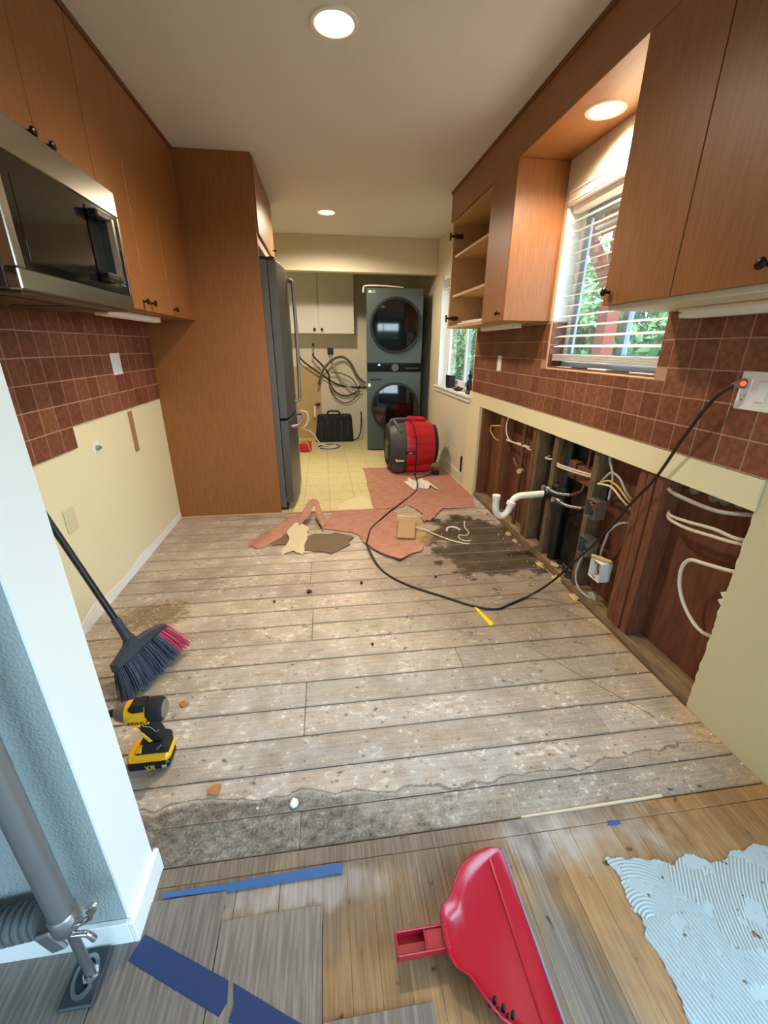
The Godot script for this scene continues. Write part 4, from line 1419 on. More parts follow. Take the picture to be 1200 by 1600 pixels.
	# electrical boxes
	var boxes := [[-1.915, -1.835, 0.481, 0.578, 0, "uppermost metal electrical box in opened wall, holding red wire"], [-1.915, -1.835, 0.268, 0.366, 0, "empty metal electrical box below the box with red wire"], [-1.785, -1.70, 0.190, 0.295, 1, "white plastic electrical box lowest in the opened wall"]]
	for b in boxes:
		var e := thing("electrical_box", b[5], "electrical box", Vector3(1.38, b[2], (b[0] + b[1]) / 2), "")
		var x0 := 1.338
		var x1 := 1.402
		var w := 0.0025 if b[4] == 0 else 0.004
		begin(org)
		bx(x0, x1, b[2], b[2] + w, b[0], b[1]); bx(x0, x1, b[3] - w, b[3], b[0], b[1])
		bx(x0, x1, b[2] + w, b[3] - w, b[0], b[0] + w); bx(x0, x1, b[2] + w, b[3] - w, b[1] - w, b[1])
		bx(x1 - w, x1, b[2], b[3], b[0], b[1])
		done("box", M.galv if b[4] == 0 else M.white_pvc, e)
		begin(org)
		for s in [b[2] + 0.010, b[3] - 0.014]: bx(x0 - 0.001, x0 + 0.006, s, s + 0.005, b[0] + 0.03, b[1] - 0.03)
		done("screw_tab", M.chrome, e)
		begin(org)
		for k in 2: tube(curve(v3([1.395, b[2] + 0.03 + 0.02 * k, b[0] + 0.025, 1.36, b[2] + 0.04, b[0] + 0.05, 1.355, b[2] + 0.06, b[0] + 0.04, 1.375, b[2] + 0.07, b[0] + 0.02]), 5), 0.0025, 5)
		done("wire", M.black if b[4] == 1 else M.wire_grey, e)
		if b[2] > 0.4:
			begin(org); tube(curve(v3([1.39, 0.545, -1.90, 1.352, 0.55, -1.885, 1.350, 0.552, -1.86, 1.38, 0.548, -1.85]), 5), 0.008, 7)
			tag(done("wire", M.red, e), "red wire", "")
	begin(Vector3(1.37, 0.297, -1.74)); for i in 6: lathe(v2([0, -0.008, 0.014, -0.004, 0.016, 0.006, 0, 0.012]), at(Vector3(1.345 + 0.008 * i, 0.303, -1.775 + 0.013 * i), Vector3(0.2, 1, 0.1)), 8)
	var fm := done("foam_bead", M.foam)
	fm.position = Vector3(1.37, 0.297, -1.74)
	tag(fm, "yellow foam crust on top of the white electrical box", "foam")
	# black rotted residue at the foot of the wet bay
	begin(Vector3(1.41, 0.04, -2.15))
	for i in 14: blob(Vector3(rng.randf_range(1.375, 1.44), 0.0395, rng.randf_range(-2.30, -1.99)), rng.randf_range(0.012, 0.03))
	var rs := done("rotted_residue", M.abs)
	rs.position = Vector3(1.41, 0.04, -2.15)
	tag(rs, "black rotted residue heaped on sill plate in wet bay", "debris", "", "stuff")
	# loose cables
	var x := 1.385
	wire([1.44, 0.72, -3.26, x, 0.705, -3.33, x, 0.689, -3.417, x, 0.643, -3.429, x, 0.602, -3.30, 1.44, 0.59, -3.27], 0.005, M.wire_yellow, "cable", "yellowed cable loop in the farthest bay of opened wall")
	wire([x, 0.818, -3.095, x, 0.80, -3.103, x, 0.747, -3.12, x, 0.688, -3.101, x, 0.651, -3.042, x, 0.645, -2.95, x, 0.658, -2.87, 1.42, 0.65, -2.76], 0.006, M.wire, "cable", "white cable dropping and bending right in second far bay")
	wire([1.43, 0.632, -3.18, x, 0.638, -3.08, x, 0.642, -3.0, x, 0.650, -2.87, 1.40, 0.649, -2.772, x, 0.651, -2.70, 1.43, 0.652, -2.66], 0.006, M.wire, "cable", "white cable running level through the far studs")
	wire([1.44, 0.648, -2.52, x, 0.65, -2.47, x, 0.657, -2.41, 1.43, 0.66, -2.37], 0.006, M.wire, "cable", "short white cable length between the two grey studs")
	wire([1.43, 0.654, -2.34, x - 0.012, 0.657, -2.30, x - 0.02, 0.668, -2.16, x, 0.675, -2.03, 1.41, 0.68, -1.95], 0.0055, M.wire, "cable", "upper of two white cables crossing black-stained bay")
	wire([1.43, 0.640, -2.34, x - 0.012, 0.644, -2.30, x - 0.02, 0.655, -2.16, x, 0.662, -2.03, 1.41, 0.668, -1.95], 0.0055, M.wire, "cable", "lower of two white cables crossing black-stained bay")
	wire([x, 0.66, -1.90, x, 0.701, -1.868, x, 0.735, -1.83, x, 0.726, -1.765, x, 0.676, -1.70, 1.43, 0.62, -1.66], 0.006, M.wire_grey, "cable", "grey cable arching above the uppermost metal box")
	wire([x - 0.01, 0.66, -1.895, x - 0.01, 0.695, -1.827, x - 0.01, 0.688, -1.752, x, 0.65, -1.69, 1.43, 0.60, -1.66], 0.005, M.wire_yellow, "cable", "yellowish cable arching just under the grey one")
	wire([x - 0.015, 0.658, -1.895, x - 0.02, 0.677, -1.785, x - 0.01, 0.636, -1.70, 1.43, 0.58, -1.66], 0.005, M.wire, "cable", "white cable curving lowest over the uppermost metal box")
	wire([x, 0.818, -1.862, x, 0.79, -1.862, x, 0.717, -1.816, x, 0.60, -1.81], 0.006, M.wire_grey, "cable", "grey cable falling straight down behind the metal boxes")
	wire([1.43, 0.53, -1.67, x, 0.517, -1.70, x, 0.451, -1.758, x, 0.415, -1.766, 1.40, 0.33, -1.80, 1.41, 0.25, -1.81], 0.0055, M.wire_grey, "cable", "grey cable linking the two metal boxes on the right")
	wire([1.352, 0.292, -1.861, 1.345, 0.20, -1.885, 1.345, 0.12, -1.89, 1.35, 0.064, -1.85, 1.37, 0.046, -1.777], 0.006, M.wire_grey, "cable", "grey cable hanging from lower metal box to sill plate")
	wire([1.452, 0.79, -1.545, x, 0.768, -1.47, x, 0.758, -1.36, x, 0.762, -1.24, x, 0.785, -1.15, 1.44, 0.80, -1.09], 0.008, M.wire_grey, "cable", "thick grey cable across top of the near bay")
	wire([1.44, 0.672, -1.50, x, 0.67, -1.43, x - 0.01, 0.682, -1.33, x - 0.01, 0.70, -1.22, x, 0.70, -1.13, 1.44, 0.708, -1.09], 0.0065, M.wire, "cable", "upper cable of white pair across the near bay")
	wire([1.44, 0.662, -1.50, x, 0.655, -1.43, x - 0.015, 0.658, -1.33, x - 0.01, 0.672, -1.22, x, 0.685, -1.13, 1.44, 0.69, -1.09], 0.0065, M.wire, "cable", "lower cable of white pair across the near bay")
	wire([1.385, 0.596, -1.078, 1.365, 0.588, -1.12, 1.36, 0.57, -1.20, 1.36, 0.552, -1.262, 1.36, 0.50, -1.285, 1.36, 0.42, -1.265, 1.365, 0.35, -1.21, 1.375, 0.31, -1.14, 1.43, 0.30, -1.09], 0.007, M.wire, "cable", "single white cable looped out of the near bay edge")
	# chunks of foam and plaster along the sill plate
	var k := 0
	for p in [[1.325, 0.0, -2.235, 0.030], [1.375, 0.04, -2.16, 0.028], [1.335, 0.0, -2.05, 0.034], [1.335, 0.0, -1.86, 0.030], [1.40, 0.04, -1.80, 0.026], [1.32, 0.0, -2.72, 0.026], [1.315, 0.0, -2.60, 0.020]]:
		begin(Vector3(p[0], p[1], p[2]))
		var r: float = p[3]
		blob(Vector3(p[0], p[1], p[2]), r)
		var ch := done("foam_chunk", M.foam if k != 4 else M.wire_grey)
		ch.position = Vector3(p[0], p[1], p[2])
		tag(ch, ["pale foam chunk on floor before black-stained bay, farther of two", "foam chunk lying on sill plate by the black drain", "long yellow foam chunk on floor before the wet bay", "yellow foam chunk on floor below the metal boxes", "grey lump on sill plate under the lowest box", "foam chunk on floor under the white trap, larger one", "small foam crumb on floor beside the larger chunk under trap"][k], "debris", "")
		k += 1

# an irregular crusty lump sitting on y
func blob(c: Vector3, r: float) -> void:
	var pts := {}
	for j in 5:
		for i in 8:
			var a := TAU * i / 8.0
			var e := PI * 0.5 * j / 4.0
			var q := r * rng.randf_range(0.55, 1.25)
			pts[Vector2i(i, j)] = c + Vector3(cos(a) * cos(e) * q * 0.8, maxf(0.001, sin(e) * q * 0.75), sin(a) * cos(e) * q * 1.4) if j < 4 else c + Vector3(0, r * 0.6, 0)
	for j in 4:
		for i in 8:
			var k := (i + 1) % 8
			var out: Vector3 = pts[Vector2i(i, j)] + pts[Vector2i(k, j)] - c * 2.0 + Vector3(0, r * 0.5, 0)
			tri(pts[Vector2i(i, j)], pts[Vector2i(k, j)], pts[Vector2i(k, j + 1)], out, -1)
			if j < 3: tri(pts[Vector2i(i, j)], pts[Vector2i(k, j + 1)], pts[Vector2i(i, j + 1)], out, -1)

# ---------------------------------------------------------------- what lies on the floor
# a torn board: outline in x, z pairs with a height for each corner, given thickness
func sheet(l: Array, ys: Array, thick: float) -> void:
	var pg := PackedVector2Array()
	for i in range(0, l.size(), 2): pg.append(Vector2(l[i], l[i + 1]))
	var idx := Geometry2D.triangulate_polygon(pg)
	var n := pg.size()
	for e in 2:
		for t in range(0, idx.size(), 3):
			var q: Array[Vector3] = []
			for k in 3: q.append(Vector3(pg[idx[t + k]].x, ys[idx[t + k]] + thick * e, pg[idx[t + k]].y))
			tri(q[0], q[1], q[2], Vector3(0, e * 2 - 1, 0), -1)
	var c := Vector2.ZERO
	for p in pg: c += p / n
	for i in n:
		var j := (i + 1) % n
		var a := Vector3(pg[i].x, ys[i], pg[i].y)
		var b := Vector3(pg[j].x, ys[j], pg[j].y)
		var out := Vector3((pg[i] + pg[j]).x / 2 - c.x, 0, (pg[i] + pg[j]).y / 2 - c.y)
		var u := Vector3(0, thick, 0)
		quad(a, b, b + u, a + u, out)

func scrap(called: String, label: String, cat: String, m: Material, l: Array, ys: Array, thick: float, grp_ := "") -> MeshInstance3D:
	var o := Vector3(l[0], ys[0], l[1])
	begin(o)
	# torn edges: each side of the outline broken into short ragged steps
	var l2 := []
	var y2 := []
	for i in ys.size():
		var j := (i + 1) % ys.size()
		var a := Vector2(l[i * 2], l[i * 2 + 1])
		var b := Vector2(l[j * 2], l[j * 2 + 1])
		var n := clampi(int(a.distance_to(b) / 0.035), 1, 8)
		for k in n:
			var p := a.lerp(b, float(k) / n)
			if k > 0: p += (b - a).orthogonal().normalized() * rng.randf_range(-0.007, 0.007)
			l2 += [p.x, p.y]
			y2.append(lerpf(ys[i], ys[j], float(k) / n))
	sheet(l2, y2, thick)
	var s := done(called, m)
	s.position = o
	tag(s, label, cat, grp_)
	return s

func floor_debris() -> void:
	# hardboard underlay still lying in the far right of the kitchen, torn along its near edge
	scrap("hardboard_sheet", "large reddish hardboard sheet between vinyl floor and laundry wall", "hardboard",
		M.hardboard, [0.395, -4.672, 1.31, -4.62, 1.335, -3.70, 1.27, -3.30, 1.10, -3.285, 0.96, -3.29, 0.92, -3.23, 0.795, -3.02, 0.765, -3.04, 0.74, -3.0, 0.735, -3.10, 0.765, -3.18, 0.72, -3.34, 0.676, -3.43, 0.62, -3.37, 0.56, -3.36, 0.374, -3.36],
		[0.001, 0.001, 0.001, 0.001, 0.004, 0.008, 0.010, 0.012, 0.014, 0.016, 0.012, 0.012, 0.006, 0.002, 0.001, 0.001, 0.001], 0.005)
	scrap("hardboard_piece", "broad torn hardboard piece with the black cord across it", "hardboard",
		M.hardboard, [-0.06, -2.99, 0.02, -3.335, 0.39, -3.34, 0.55, -3.335, 0.532, -3.06, 0.50, -2.90, 0.47, -2.72, 0.62, -2.665, 0.635, -2.58, 0.596, -2.505, 0.53, -2.48, 0.436, -2.398, 0.34, -2.49, 0.274, -2.60, 0.23, -2.68, 0.21, -2.82, 0.15, -2.90],
		[0.002, 0.001, 0.001, 0.001, 0.002, 0.003, 0.003, 0.004, 0.006, 0.008, 0.010, 0.020, 0.018, 0.014, 0.010, 0.004, 0.003], 0.005)
	scrap("hardboard_strip", "long hardboard strip slanting towards the tall panel", "hardboard",
		M.hardboard, [-0.575, -2.76, -0.54, -2.88, -0.42, -3.08, -0.33, -3.28, -0.20, -3.30, -0.19, -3.12, -0.29, -3.0, -0.36, -2.86, -0.45, -2.72, -0.51, -2.695],
		[0.001, 0.001, 0.001, 0.003, 0.004, 0.012, 0.010, 0.004, 0.002, 0.001], 0.005)
	scrap("hardboard_shard", "pointed hardboard shard tilted up, left of the pair", "hardboard",
		M.hardboard, [-0.27, -2.97, -0.155, -3.13, -0.115, -3.30, -0.14, -3.31, -0.17, -3.29, -0.27, -3.05], [0.012, 0.07, 0.125, 0.135, 0.125, 0.016], 0.005)
	scrap("hardboard_shard", "narrow hardboard shard tilted up, right of the pair", "hardboard",
		M.hardboard, [-0.06, -2.93, -0.03, -3.06, -0.085, -3.28, -0.115, -3.305, -0.135, -3.28, -0.10, -3.10], [0.010, 0.014, 0.11, 0.135, 0.12, 0.05], 0.005)
	scrap("vinyl_scrap", "cream scrap of vinyl flooring on the torn hardboard", "vinyl scrap",
		mat(rgb(214, 198, 162), 0.55), [-0.28, -3.05, -0.235, -3.08, -0.17, -2.985, -0.18, -2.76, -0.196, -2.575, -0.262, -2.625, -0.335, -2.58, -0.325, -2.70, -0.30, -2.80, -0.325, -2.93], [0.03, 0.035, 0.022, 0.012, 0.004, 0.010, 0.002, 0.006, 0.012, 0.02], 0.003)
	scrap("hardboard_underside", "grey-brown hardboard piece lying face down", "hardboard",
		M.backing, [-0.19, -2.80, -0.13, -2.87, -0.02, -2.84, 0.03, -2.86, 0.10, -2.83, 0.165, -2.80, 0.12, -2.74, 0.13, -2.68, 0.06, -2.62, -0.01, -2.56, -0.08, -2.60, -0.19, -2.64], [0.004, 0.012, 0.018, 0.02, 0.012, 0.004, 0.006, 0.003, 0.004, 0.002, 0.003, 0.002], 0.006)
	scrap("hardboard_underside", "small grey-brown shard peeking behind cream vinyl scrap", "hardboard",
		M.backing, [-0.42, -2.74, -0.36, -2.90, -0.28, -2.96, -0.30, -2.74], [0.001, 0.004, 0.004, 0.001], 0.005)
	# lifted pale flap of vinyl at the seam
	scrap("vinyl_flap", "pale torn flap of vinyl at the floor seam", "vinyl scrap",
		mat(rgb(232, 216, 168), 0.6), [0.05, -3.355, 0.36, -3.352, 0.365, -3.62, 0.30, -3.72, 0.16, -3.60, 0.10, -3.50], [0.006, 0.006, 0.007, 0.008, 0.007, 0.006], 0.003)
	begin(Vector3(-0.4, 0, -3.35)); bx(-1.2, 0.37, 0.0, 0.012, -3.358, -3.338, 0.003)
	struct(done("trim_4", M.cab_in), "thin pale edge of vinyl floor along the boards", "trim")
	get_node("trim_4").position = Vector3(-0.4, 0, -3.35)
	var i := 0
	for c in [[0.30, -2.83, 0.035, 0.05], [0.345, -2.70, 0.05, 0.03], [0.42, -2.74, 0.045, 0.06]]:
		scrap("hardboard_chip", ["small reddish hardboard chip, leftmost by the wood block", "sliver of reddish hardboard between two chips", "square reddish hardboard chip touching the wood block"][i], "hardboard", M.hardboard,
			[c[0], c[1], c[0] + c[2], c[1] - 0.01, c[0] + c[2] * 1.1, c[1] - c[3], c[0] + 0.005, c[1] - c[3] * 0.9], [0.009, 0.012, 0.016, 0.010], 0.004)
		i += 1
	# wood block and pale lath
	begin(Vector3(0.56, 0.006, -2.86)); block(Vector3(0.565, 0.035, -2.85), Vector3(0.13, 0.014, 0.26), 0.002, Basis(Vector3.UP, -0.22) * Basis(Vector3.RIGHT, 0.18))
	var wb := done("plywood_offcut", M.foam2)
	wb.position = Vector3(0.56, 0.006, -2.86)
	tag(wb, "tan square plywood offcut on torn hardboard", "plywood")
	begin(Vector3(0.60, 0.055, -3.0)); block(Vector3(0.60, 0.068, -3.0), Vector3(0.15, 0.008, 0.012), 0.002, Basis(Vector3.UP, -0.30))
	var ws := done("pale_stick", M.cream)
	ws.position = Vector3(0.60, 0.055, -3.0)
	tag(ws, "short pale stick lying on far edge of tan plywood offcut", "stick")
	wire([0.63, 0.018, -2.905, 0.70, 0.016, -2.86, 0.76, 0.010, -2.78, 0.85, 0.006, -2.67, 0.94, 0.005, -2.60, 0.975, 0.005, -2.595], 0.0055, M.wire, "cable_offcut", "long white cable offcut reaching onto the wet boards", "cable offcut")
	wire([0.875, 0.008, -2.83, 0.89, 0.010, -2.87, 0.93, 0.010, -2.885, 0.965, 0.008, -2.86, 0.975, 0.007, -2.83], 0.009, M.wire, "pipe_offcut", "short curved white piece on the wet boards", "pipe offcut")
	wire([1.04, 0.04, -2.92, 1.02, 0.02, -2.85, 1.03, 0.006, -2.78, 0.99, 0.005, -2.73, 0.945, 0.005, -2.745, 0.93, 0.005, -2.69, 0.96, 0.005, -2.64, 1.0, 0.005, -2.645], 0.0045, M.wire, "cable_offcut", "short S-shaped white cable offcut on the wet boards", "cable offcut")
	# crumpled paper towel
	begin(Vector3(0.92, 0.006, -3.98))
	var pt := {}
	for a in 9:
		for b in 6:
			var u := a / 8.0
			var v := b / 5.0
			pt[Vector2i(a, b)] = Vector3(0.79 + 0.25 * u + 0.05 * (v - 0.5), 0.008 + 0.045 * absf(sin(a * 2.1 + b * 1.7)) * sin(PI * clampf(u, 0.05, 0.95)) * (0.5 + 0.5 * sin(b * 2.9 + a)), -4.12 + 0.28 * v + 0.06 * sin(a * 1.9))
	for a in 8:
		for b in 5:
			quad(pt[Vector2i(a, b)], pt[Vector2i(a + 1, b)], pt[Vector2i(a + 1, b + 1)], pt[Vector2i(a, b + 1)], Vector3.UP, -1)
			var d := Vector3(0, -0.002, 0)
			quad(pt[Vector2i(a, b)] + d, pt[Vector2i(a + 1, b)] + d, pt[Vector2i(a + 1, b + 1)] + d, pt[Vector2i(a, b + 1)] + d, Vector3.DOWN, -1)
	var tw := done("paper_towel", M.paper)
	tw.position = Vector3(0.92, 0.006, -3.98)
	tag(tw, "crumpled white paper towel on hardboard before the blower", "paper towel")
	# plug box by the blower
	var t := thing("plug_block", "small black plug adapter on hardboard right of blower", "plug", Vector3(1.17, 0.006, -4.33))
	begin(org); bx(1.12, 1.20, 0.0065, 0.055, -4.36, -4.29, 0.01)
	done("body", M.black, t)
	begin(org); tube(curve(v3([1.12, 0.03, -4.33, 1.06, 0.012, -4.27, 0.98, 0.011, -4.22, 0.91, 0.011, -4.20]), 5), 0.005, 6)
	done("lead", M.black, t)
	# bits on the boards: dark crumbs, orange plaster flakes, white chips
	i = 0
	for c in [[-0.139, -2.097, 0.018, 0], [-0.399, -0.972, 0.022, 1], [-0.597, -1.345, 0.018, 1], [-0.148, -0.897, 0.016, 2], [0.165, -2.155, 0.010, 0], [-0.325, -2.02, 0.007, 0], [0.17, -1.60, 0.007, 0], [0.62, -2.17, 0.008, 0]]:
		begin(Vector3(c[0], 0, c[1]))
		var l := []
		var ys := []
		for k in 7:
			var a := TAU * k / 7.0
			var r: float = c[2] * rng.randf_range(0.7, 1.25)
			l += [c[0] + cos(a) * r, c[1] + sin(a) * r * 0.8]
			ys.append(rng.randf_range(0.0, 0.004))
		sheet(l, ys, 0.006 if c[3] != 0 else 0.010)
		var ch := done(["dark_crumb", "orange_chip", "plaster_chip"][c[3]], [M.bark2, M.orange, M.white][c[3]])
		ch.position = Vector3(c[0], 0, c[1])
		tag(ch, ["dark round knot crumb on boards, largest left of centre", "orange-brown chip on boards, nearest the grey threshold", "orange-brown chip on boards just right of the broom", "white plaster chip on boards above the threshold joint", "dark crumb on boards below the torn hardboard", "tiny dark crumb on left boards", "tiny dark splinter crumb at centre of the boards", "tiny dark crumb left of wet patch"][i], "debris", "")
		i += 1
	begin(Vector3(0, 0, -1.5))
	for k in 200:
		var x := rng.randf_range(-1.15, 1.33)
		var z := rng.randf_range(-3.2, -0.8)
		if rng.randf() < 0.18:
			x = rng.randf_range(-1.15, -0.85)
			z = rng.randf_range(-2.15, -1.8)
		elif rng.randf() < 0.25: x = rng.randf_range(1.24, 1.345)
		var r := rng.randf_range(0.0012, 0.0035)
		block(Vector3(x, r * 0.5, z), Vector3(r * 2.2, r, r * 1.6), 0.0, Basis(Vector3.UP, rng.randf() * 6.0))
	var cr := done("plaster_crumbs", M.paper)
	cr.position = Vector3(0, 0, -1.5)
	tag(cr, "scattered pale plaster crumbs on the subfloor boards", "debris", "", "stuff")
	# lath lying in the trench
	begin(Vector3(0.76, -0.018, -0.772)); block(Vector3(0.76, -0.004, -0.7725), Vector3(0.47, 0.014, 0.011), 0.003, Basis(Vector3.UP, 0.012))
	var la := done("loose_lath", M.cream)
	la.position = Vector3(0.76, -0.018, -0.772)
	tag(la, "pale lath lying in the groove along the old threshold", "lath")
	# tapes
	var tp_ := thing("tape_strip", "thin light-blue tape line along the threshold", "tape", Vector3(-0.23, 0.0062, -0.70))
	begin(org); flat([-0.012, -0.716, -0.010, -0.692, -0.303, -0.6885, -0.305, -0.708], 0.0107, 0.0006)
	flat([-0.303, -0.7065, -0.303, -0.692, -0.462, -0.696, -0.464, -0.707], 0.0107, 0.0006)
	done("tape", M.tape, tp_)
	tp_ = thing("tape_band", "wide dark-blue tape from the wall end, upper piece", "tape", Vector3(-0.38, 0.0108, -0.56))
	begin(org); flat([-0.478, -0.628, -0.498, -0.584, -0.275, -0.468, -0.262, -0.487, -0.266, -0.521], 0.0109, 0.0007)
	done("tape", M.tape_dark, tp_)
	tp_ = thing("tape_band", "wide dark-blue tape at bottom edge, piece past the tear", "tape", Vector3(-0.15, 0.0108, -0.45))
	begin(org); flat([-0.255, -0.516, -0.248, -0.48, -0.254, -0.459, -0.06, -0.345, -0.02, -0.390], 0.0109, 0.0007)
	done("tape", M.tape_dark, tp_)
	begin(Vector3(0.78, 0.0065, -0.715)); flat([0.765, -0.712, 0.78, -0.722, 0.803, -0.720, 0.808, -0.712, 0.79, -0.709], 0.0065, 0.0015)
	var bt := done("tape_scrap", M.tape)
	bt.position = Vector3(0.78, 0.0065, -0.715)
	tag(bt, "tiny bright blue tape scrap on the oak floor", "tape")
	thinset()

# combed adhesive left on the oak floor
func thinset() -> void:
	var outline := PackedVector2Array()
	for p in v2([0.70, -0.637, 0.715, -0.60, 0.705, -0.571, 0.70, -0.523, 0.715, -0.501, 0.70, -0.475, 0.705, -0.449, 0.705, -0.40, 0.69, -0.333, 0.70, -0.20, 1.352, -0.20, 1.352, -0.605, 1.18, -0.60, 1.13, -0.612, 1.09, -0.598, 1.06, -0.606, 1.02, -0.590, 0.979, -0.585, 0.955, -0.608, 0.935, -0.618, 0.90, -0.606, 0.883, -0.594, 0.853, -0.613, 0.82, -0.618, 0.787, -0.626, 0.757, -0.626, 0.73, -0.63]): outline.append(p)
	var f := fnoise(91, 14.0, 3)
	var f2 := fnoise(92, 60.0, 2)
	var d := 0.0018
	var nx := int((1.352 - 0.68) / d)
	var nz := int((0.645 - 0.24) / d)
	begin(Vector3(1.0, 0.006, -0.45))
	var vert := PackedVector3Array()
	var nor := PackedVector3Array()
	var ok := PackedByteArray()
	vert.resize(nx * nz)
	nor.resize(nx * nz)
	ok.resize(nx * nz)
	for j in nz:
		for i in nx:
			var x := 0.68 + d * i
			var z := -0.645 + d * j
			var n := f.get_noise_2d(x, z)
			var q := Vector2(x + 0.012 * n, z + 0.010 * f.get_noise_2d(z * 1.7, x))
			var inside := Geometry2D.is_point_in_polygon(q, outline)
			# sweeps of the notched trowel: arcs at upper right, straight combing below
			var ph := 0.0
			if Vector2(x - 1.02, z + 0.46).length() < 0.135 and z < -0.40 + 0.2 * (x - 1.0): ph = Vector2(x - 1.34, z + 0.30).length()
			elif x < 0.82 and z < -0.50: ph = Vector2(x - 0.74, z + 0.48).length()
			elif Vector2(x - 0.90, z + 0.56).length() < 0.055: ph = x * 0.8 + z * 0.5
			else: ph = x * 0.86 - z * 0.22 + 0.003 * n
			var h := 0.0017 + 0.0014 * sin(ph * TAU / 0.0082) + 0.0003 * f2.get_noise_2d(x, z)
			if f.get_noise_2d(x * 0.9 + 9.0, z * 0.9) > 0.33: h = 0.0012 + 0.0005 * n
			if f.get_noise_2d(x * 1.6 - 4.0, z * 1.6 + 3.0) > 0.66: inside = false
			vert[j * nx + i] = Vector3(x, 0.0062 + maxf(h, 0.0002), z) - org
			ok[j * nx + i] = 1 if inside else 0
	var idx := PackedInt32Array()
	for j in range(1, nz - 1):
		for i in range(1, nx - 1):
			var a := j * nx + i
			nor[a] = Vector3(vert[a - 1].y - vert[a + 1].y, 2.0 * d, vert[a - nx].y - vert[a + nx].y).normalized()
			if ok[a] + ok[a + 1] + ok[a + nx] + ok[a + nx + 1] == 4:
				for v in [a, a + 1, a + nx, a + 1, a + nx + 1, a + nx]: idx.append(v)
	for a in nx * nz:
		if nor[a] == Vector3.ZERO: nor[a] = Vector3.UP
	var arr := []
	arr.resize(Mesh.ARRAY_MAX)
	arr[Mesh.ARRAY_VERTEX] = vert
	arr[Mesh.ARRAY_NORMAL] = nor
	arr[Mesh.ARRAY_INDEX] = idx
	var m := ArrayMesh.new()
	m.add_surface_from_arrays(Mesh.PRIMITIVE_TRIANGLES, arr)
	var o := put("dried_adhesive", m, M.thinset, null, org)
	tag(o, "pale combed adhesive dried on the oak floor", "adhesive", "", "stuff")

func cords() -> void:
	var t := thing("extension_cord", "long black cord from right outlet across floor to the blower", "cord", Vector3(0.75, 0.006, -1.86))
	begin(org)
	tube(curve(v3([1.312, 1.200, -1.246, 1.30, 1.19, -1.252, 1.298, 1.142, -1.30, 1.306, 1.006, -1.38, 1.322, 0.818, -1.48, 1.318, 0.664, -1.58, 1.300, 0.474, -1.68, 1.24, 0.284, -1.77, 1.165, 0.106, -1.85, 1.08, 0.015, -1.885, 0.95, 0.006, -1.835, 0.86, 0.006, -1.80, 0.75, 0.006, -1.84, 0.60, 0.006, -1.96, 0.442, 0.006, -2.09, 0.34, 0.006, -2.22, 0.285, 0.008, -2.36, 0.25, 0.030, -2.54, 0.243, 0.024, -2.65, 0.262, 0.014, -2.75, 0.305, 0.012, -2.93, 0.40, 0.012, -3.10, 0.51, 0.013, -3.28, 0.66, 0.013, -3.50, 0.78, 0.013, -3.68, 0.86, 0.02, -3.85, 0.89, 0.06, -4.05, 0.915, 0.016, -4.20, 0.93, 0.013, -4.30, 0.935, 0.05, -4.33, 0.94, 0.15, -4.315, 0.94, 0.29, -4.308, 0.935, 0.42, -4.345, 0.925, 0.52, -4.43, 0.90, 0.562, -4.52]), 7), 0.0062, 8)
	done("cable", M.black, t)
	begin(org); tube([Vector3(1.306, 1.197, -1.252), Vector3(1.320, 1.2035, -1.239), Vector3(1.3335, 1.2045, -1.232)], [0.008, 0.014, 0.016], 12)
	done("plug", mat(rgb(150, 110, 100), 0.2), t)
	begin(org); lathe(v2([0, -0.006, 0.007, -0.004, 0.008, 0.002, 0.004, 0.007, 0, 0.008]), at(Vector3(1.318, 1.206, -1.225), Vector3(-1, 0.1, 0)), 10)
	done("indicator_light", M.led, t)
	begin(org)
	flat([0.745, -1.845, 0.757, -1.852, 0.775, -1.77, 0.798, -1.685, 0.783, -1.668, 0.770, -1.675, 0.760, -1.74], 0.0005, 0.004)
	done("tag", mat(rgb(236, 216, 20), 0.5), t)

# ---------------------------------------------------------------- tools
func tools() -> void:
	broom()
	drill()
	dustpan()
	prop_post()

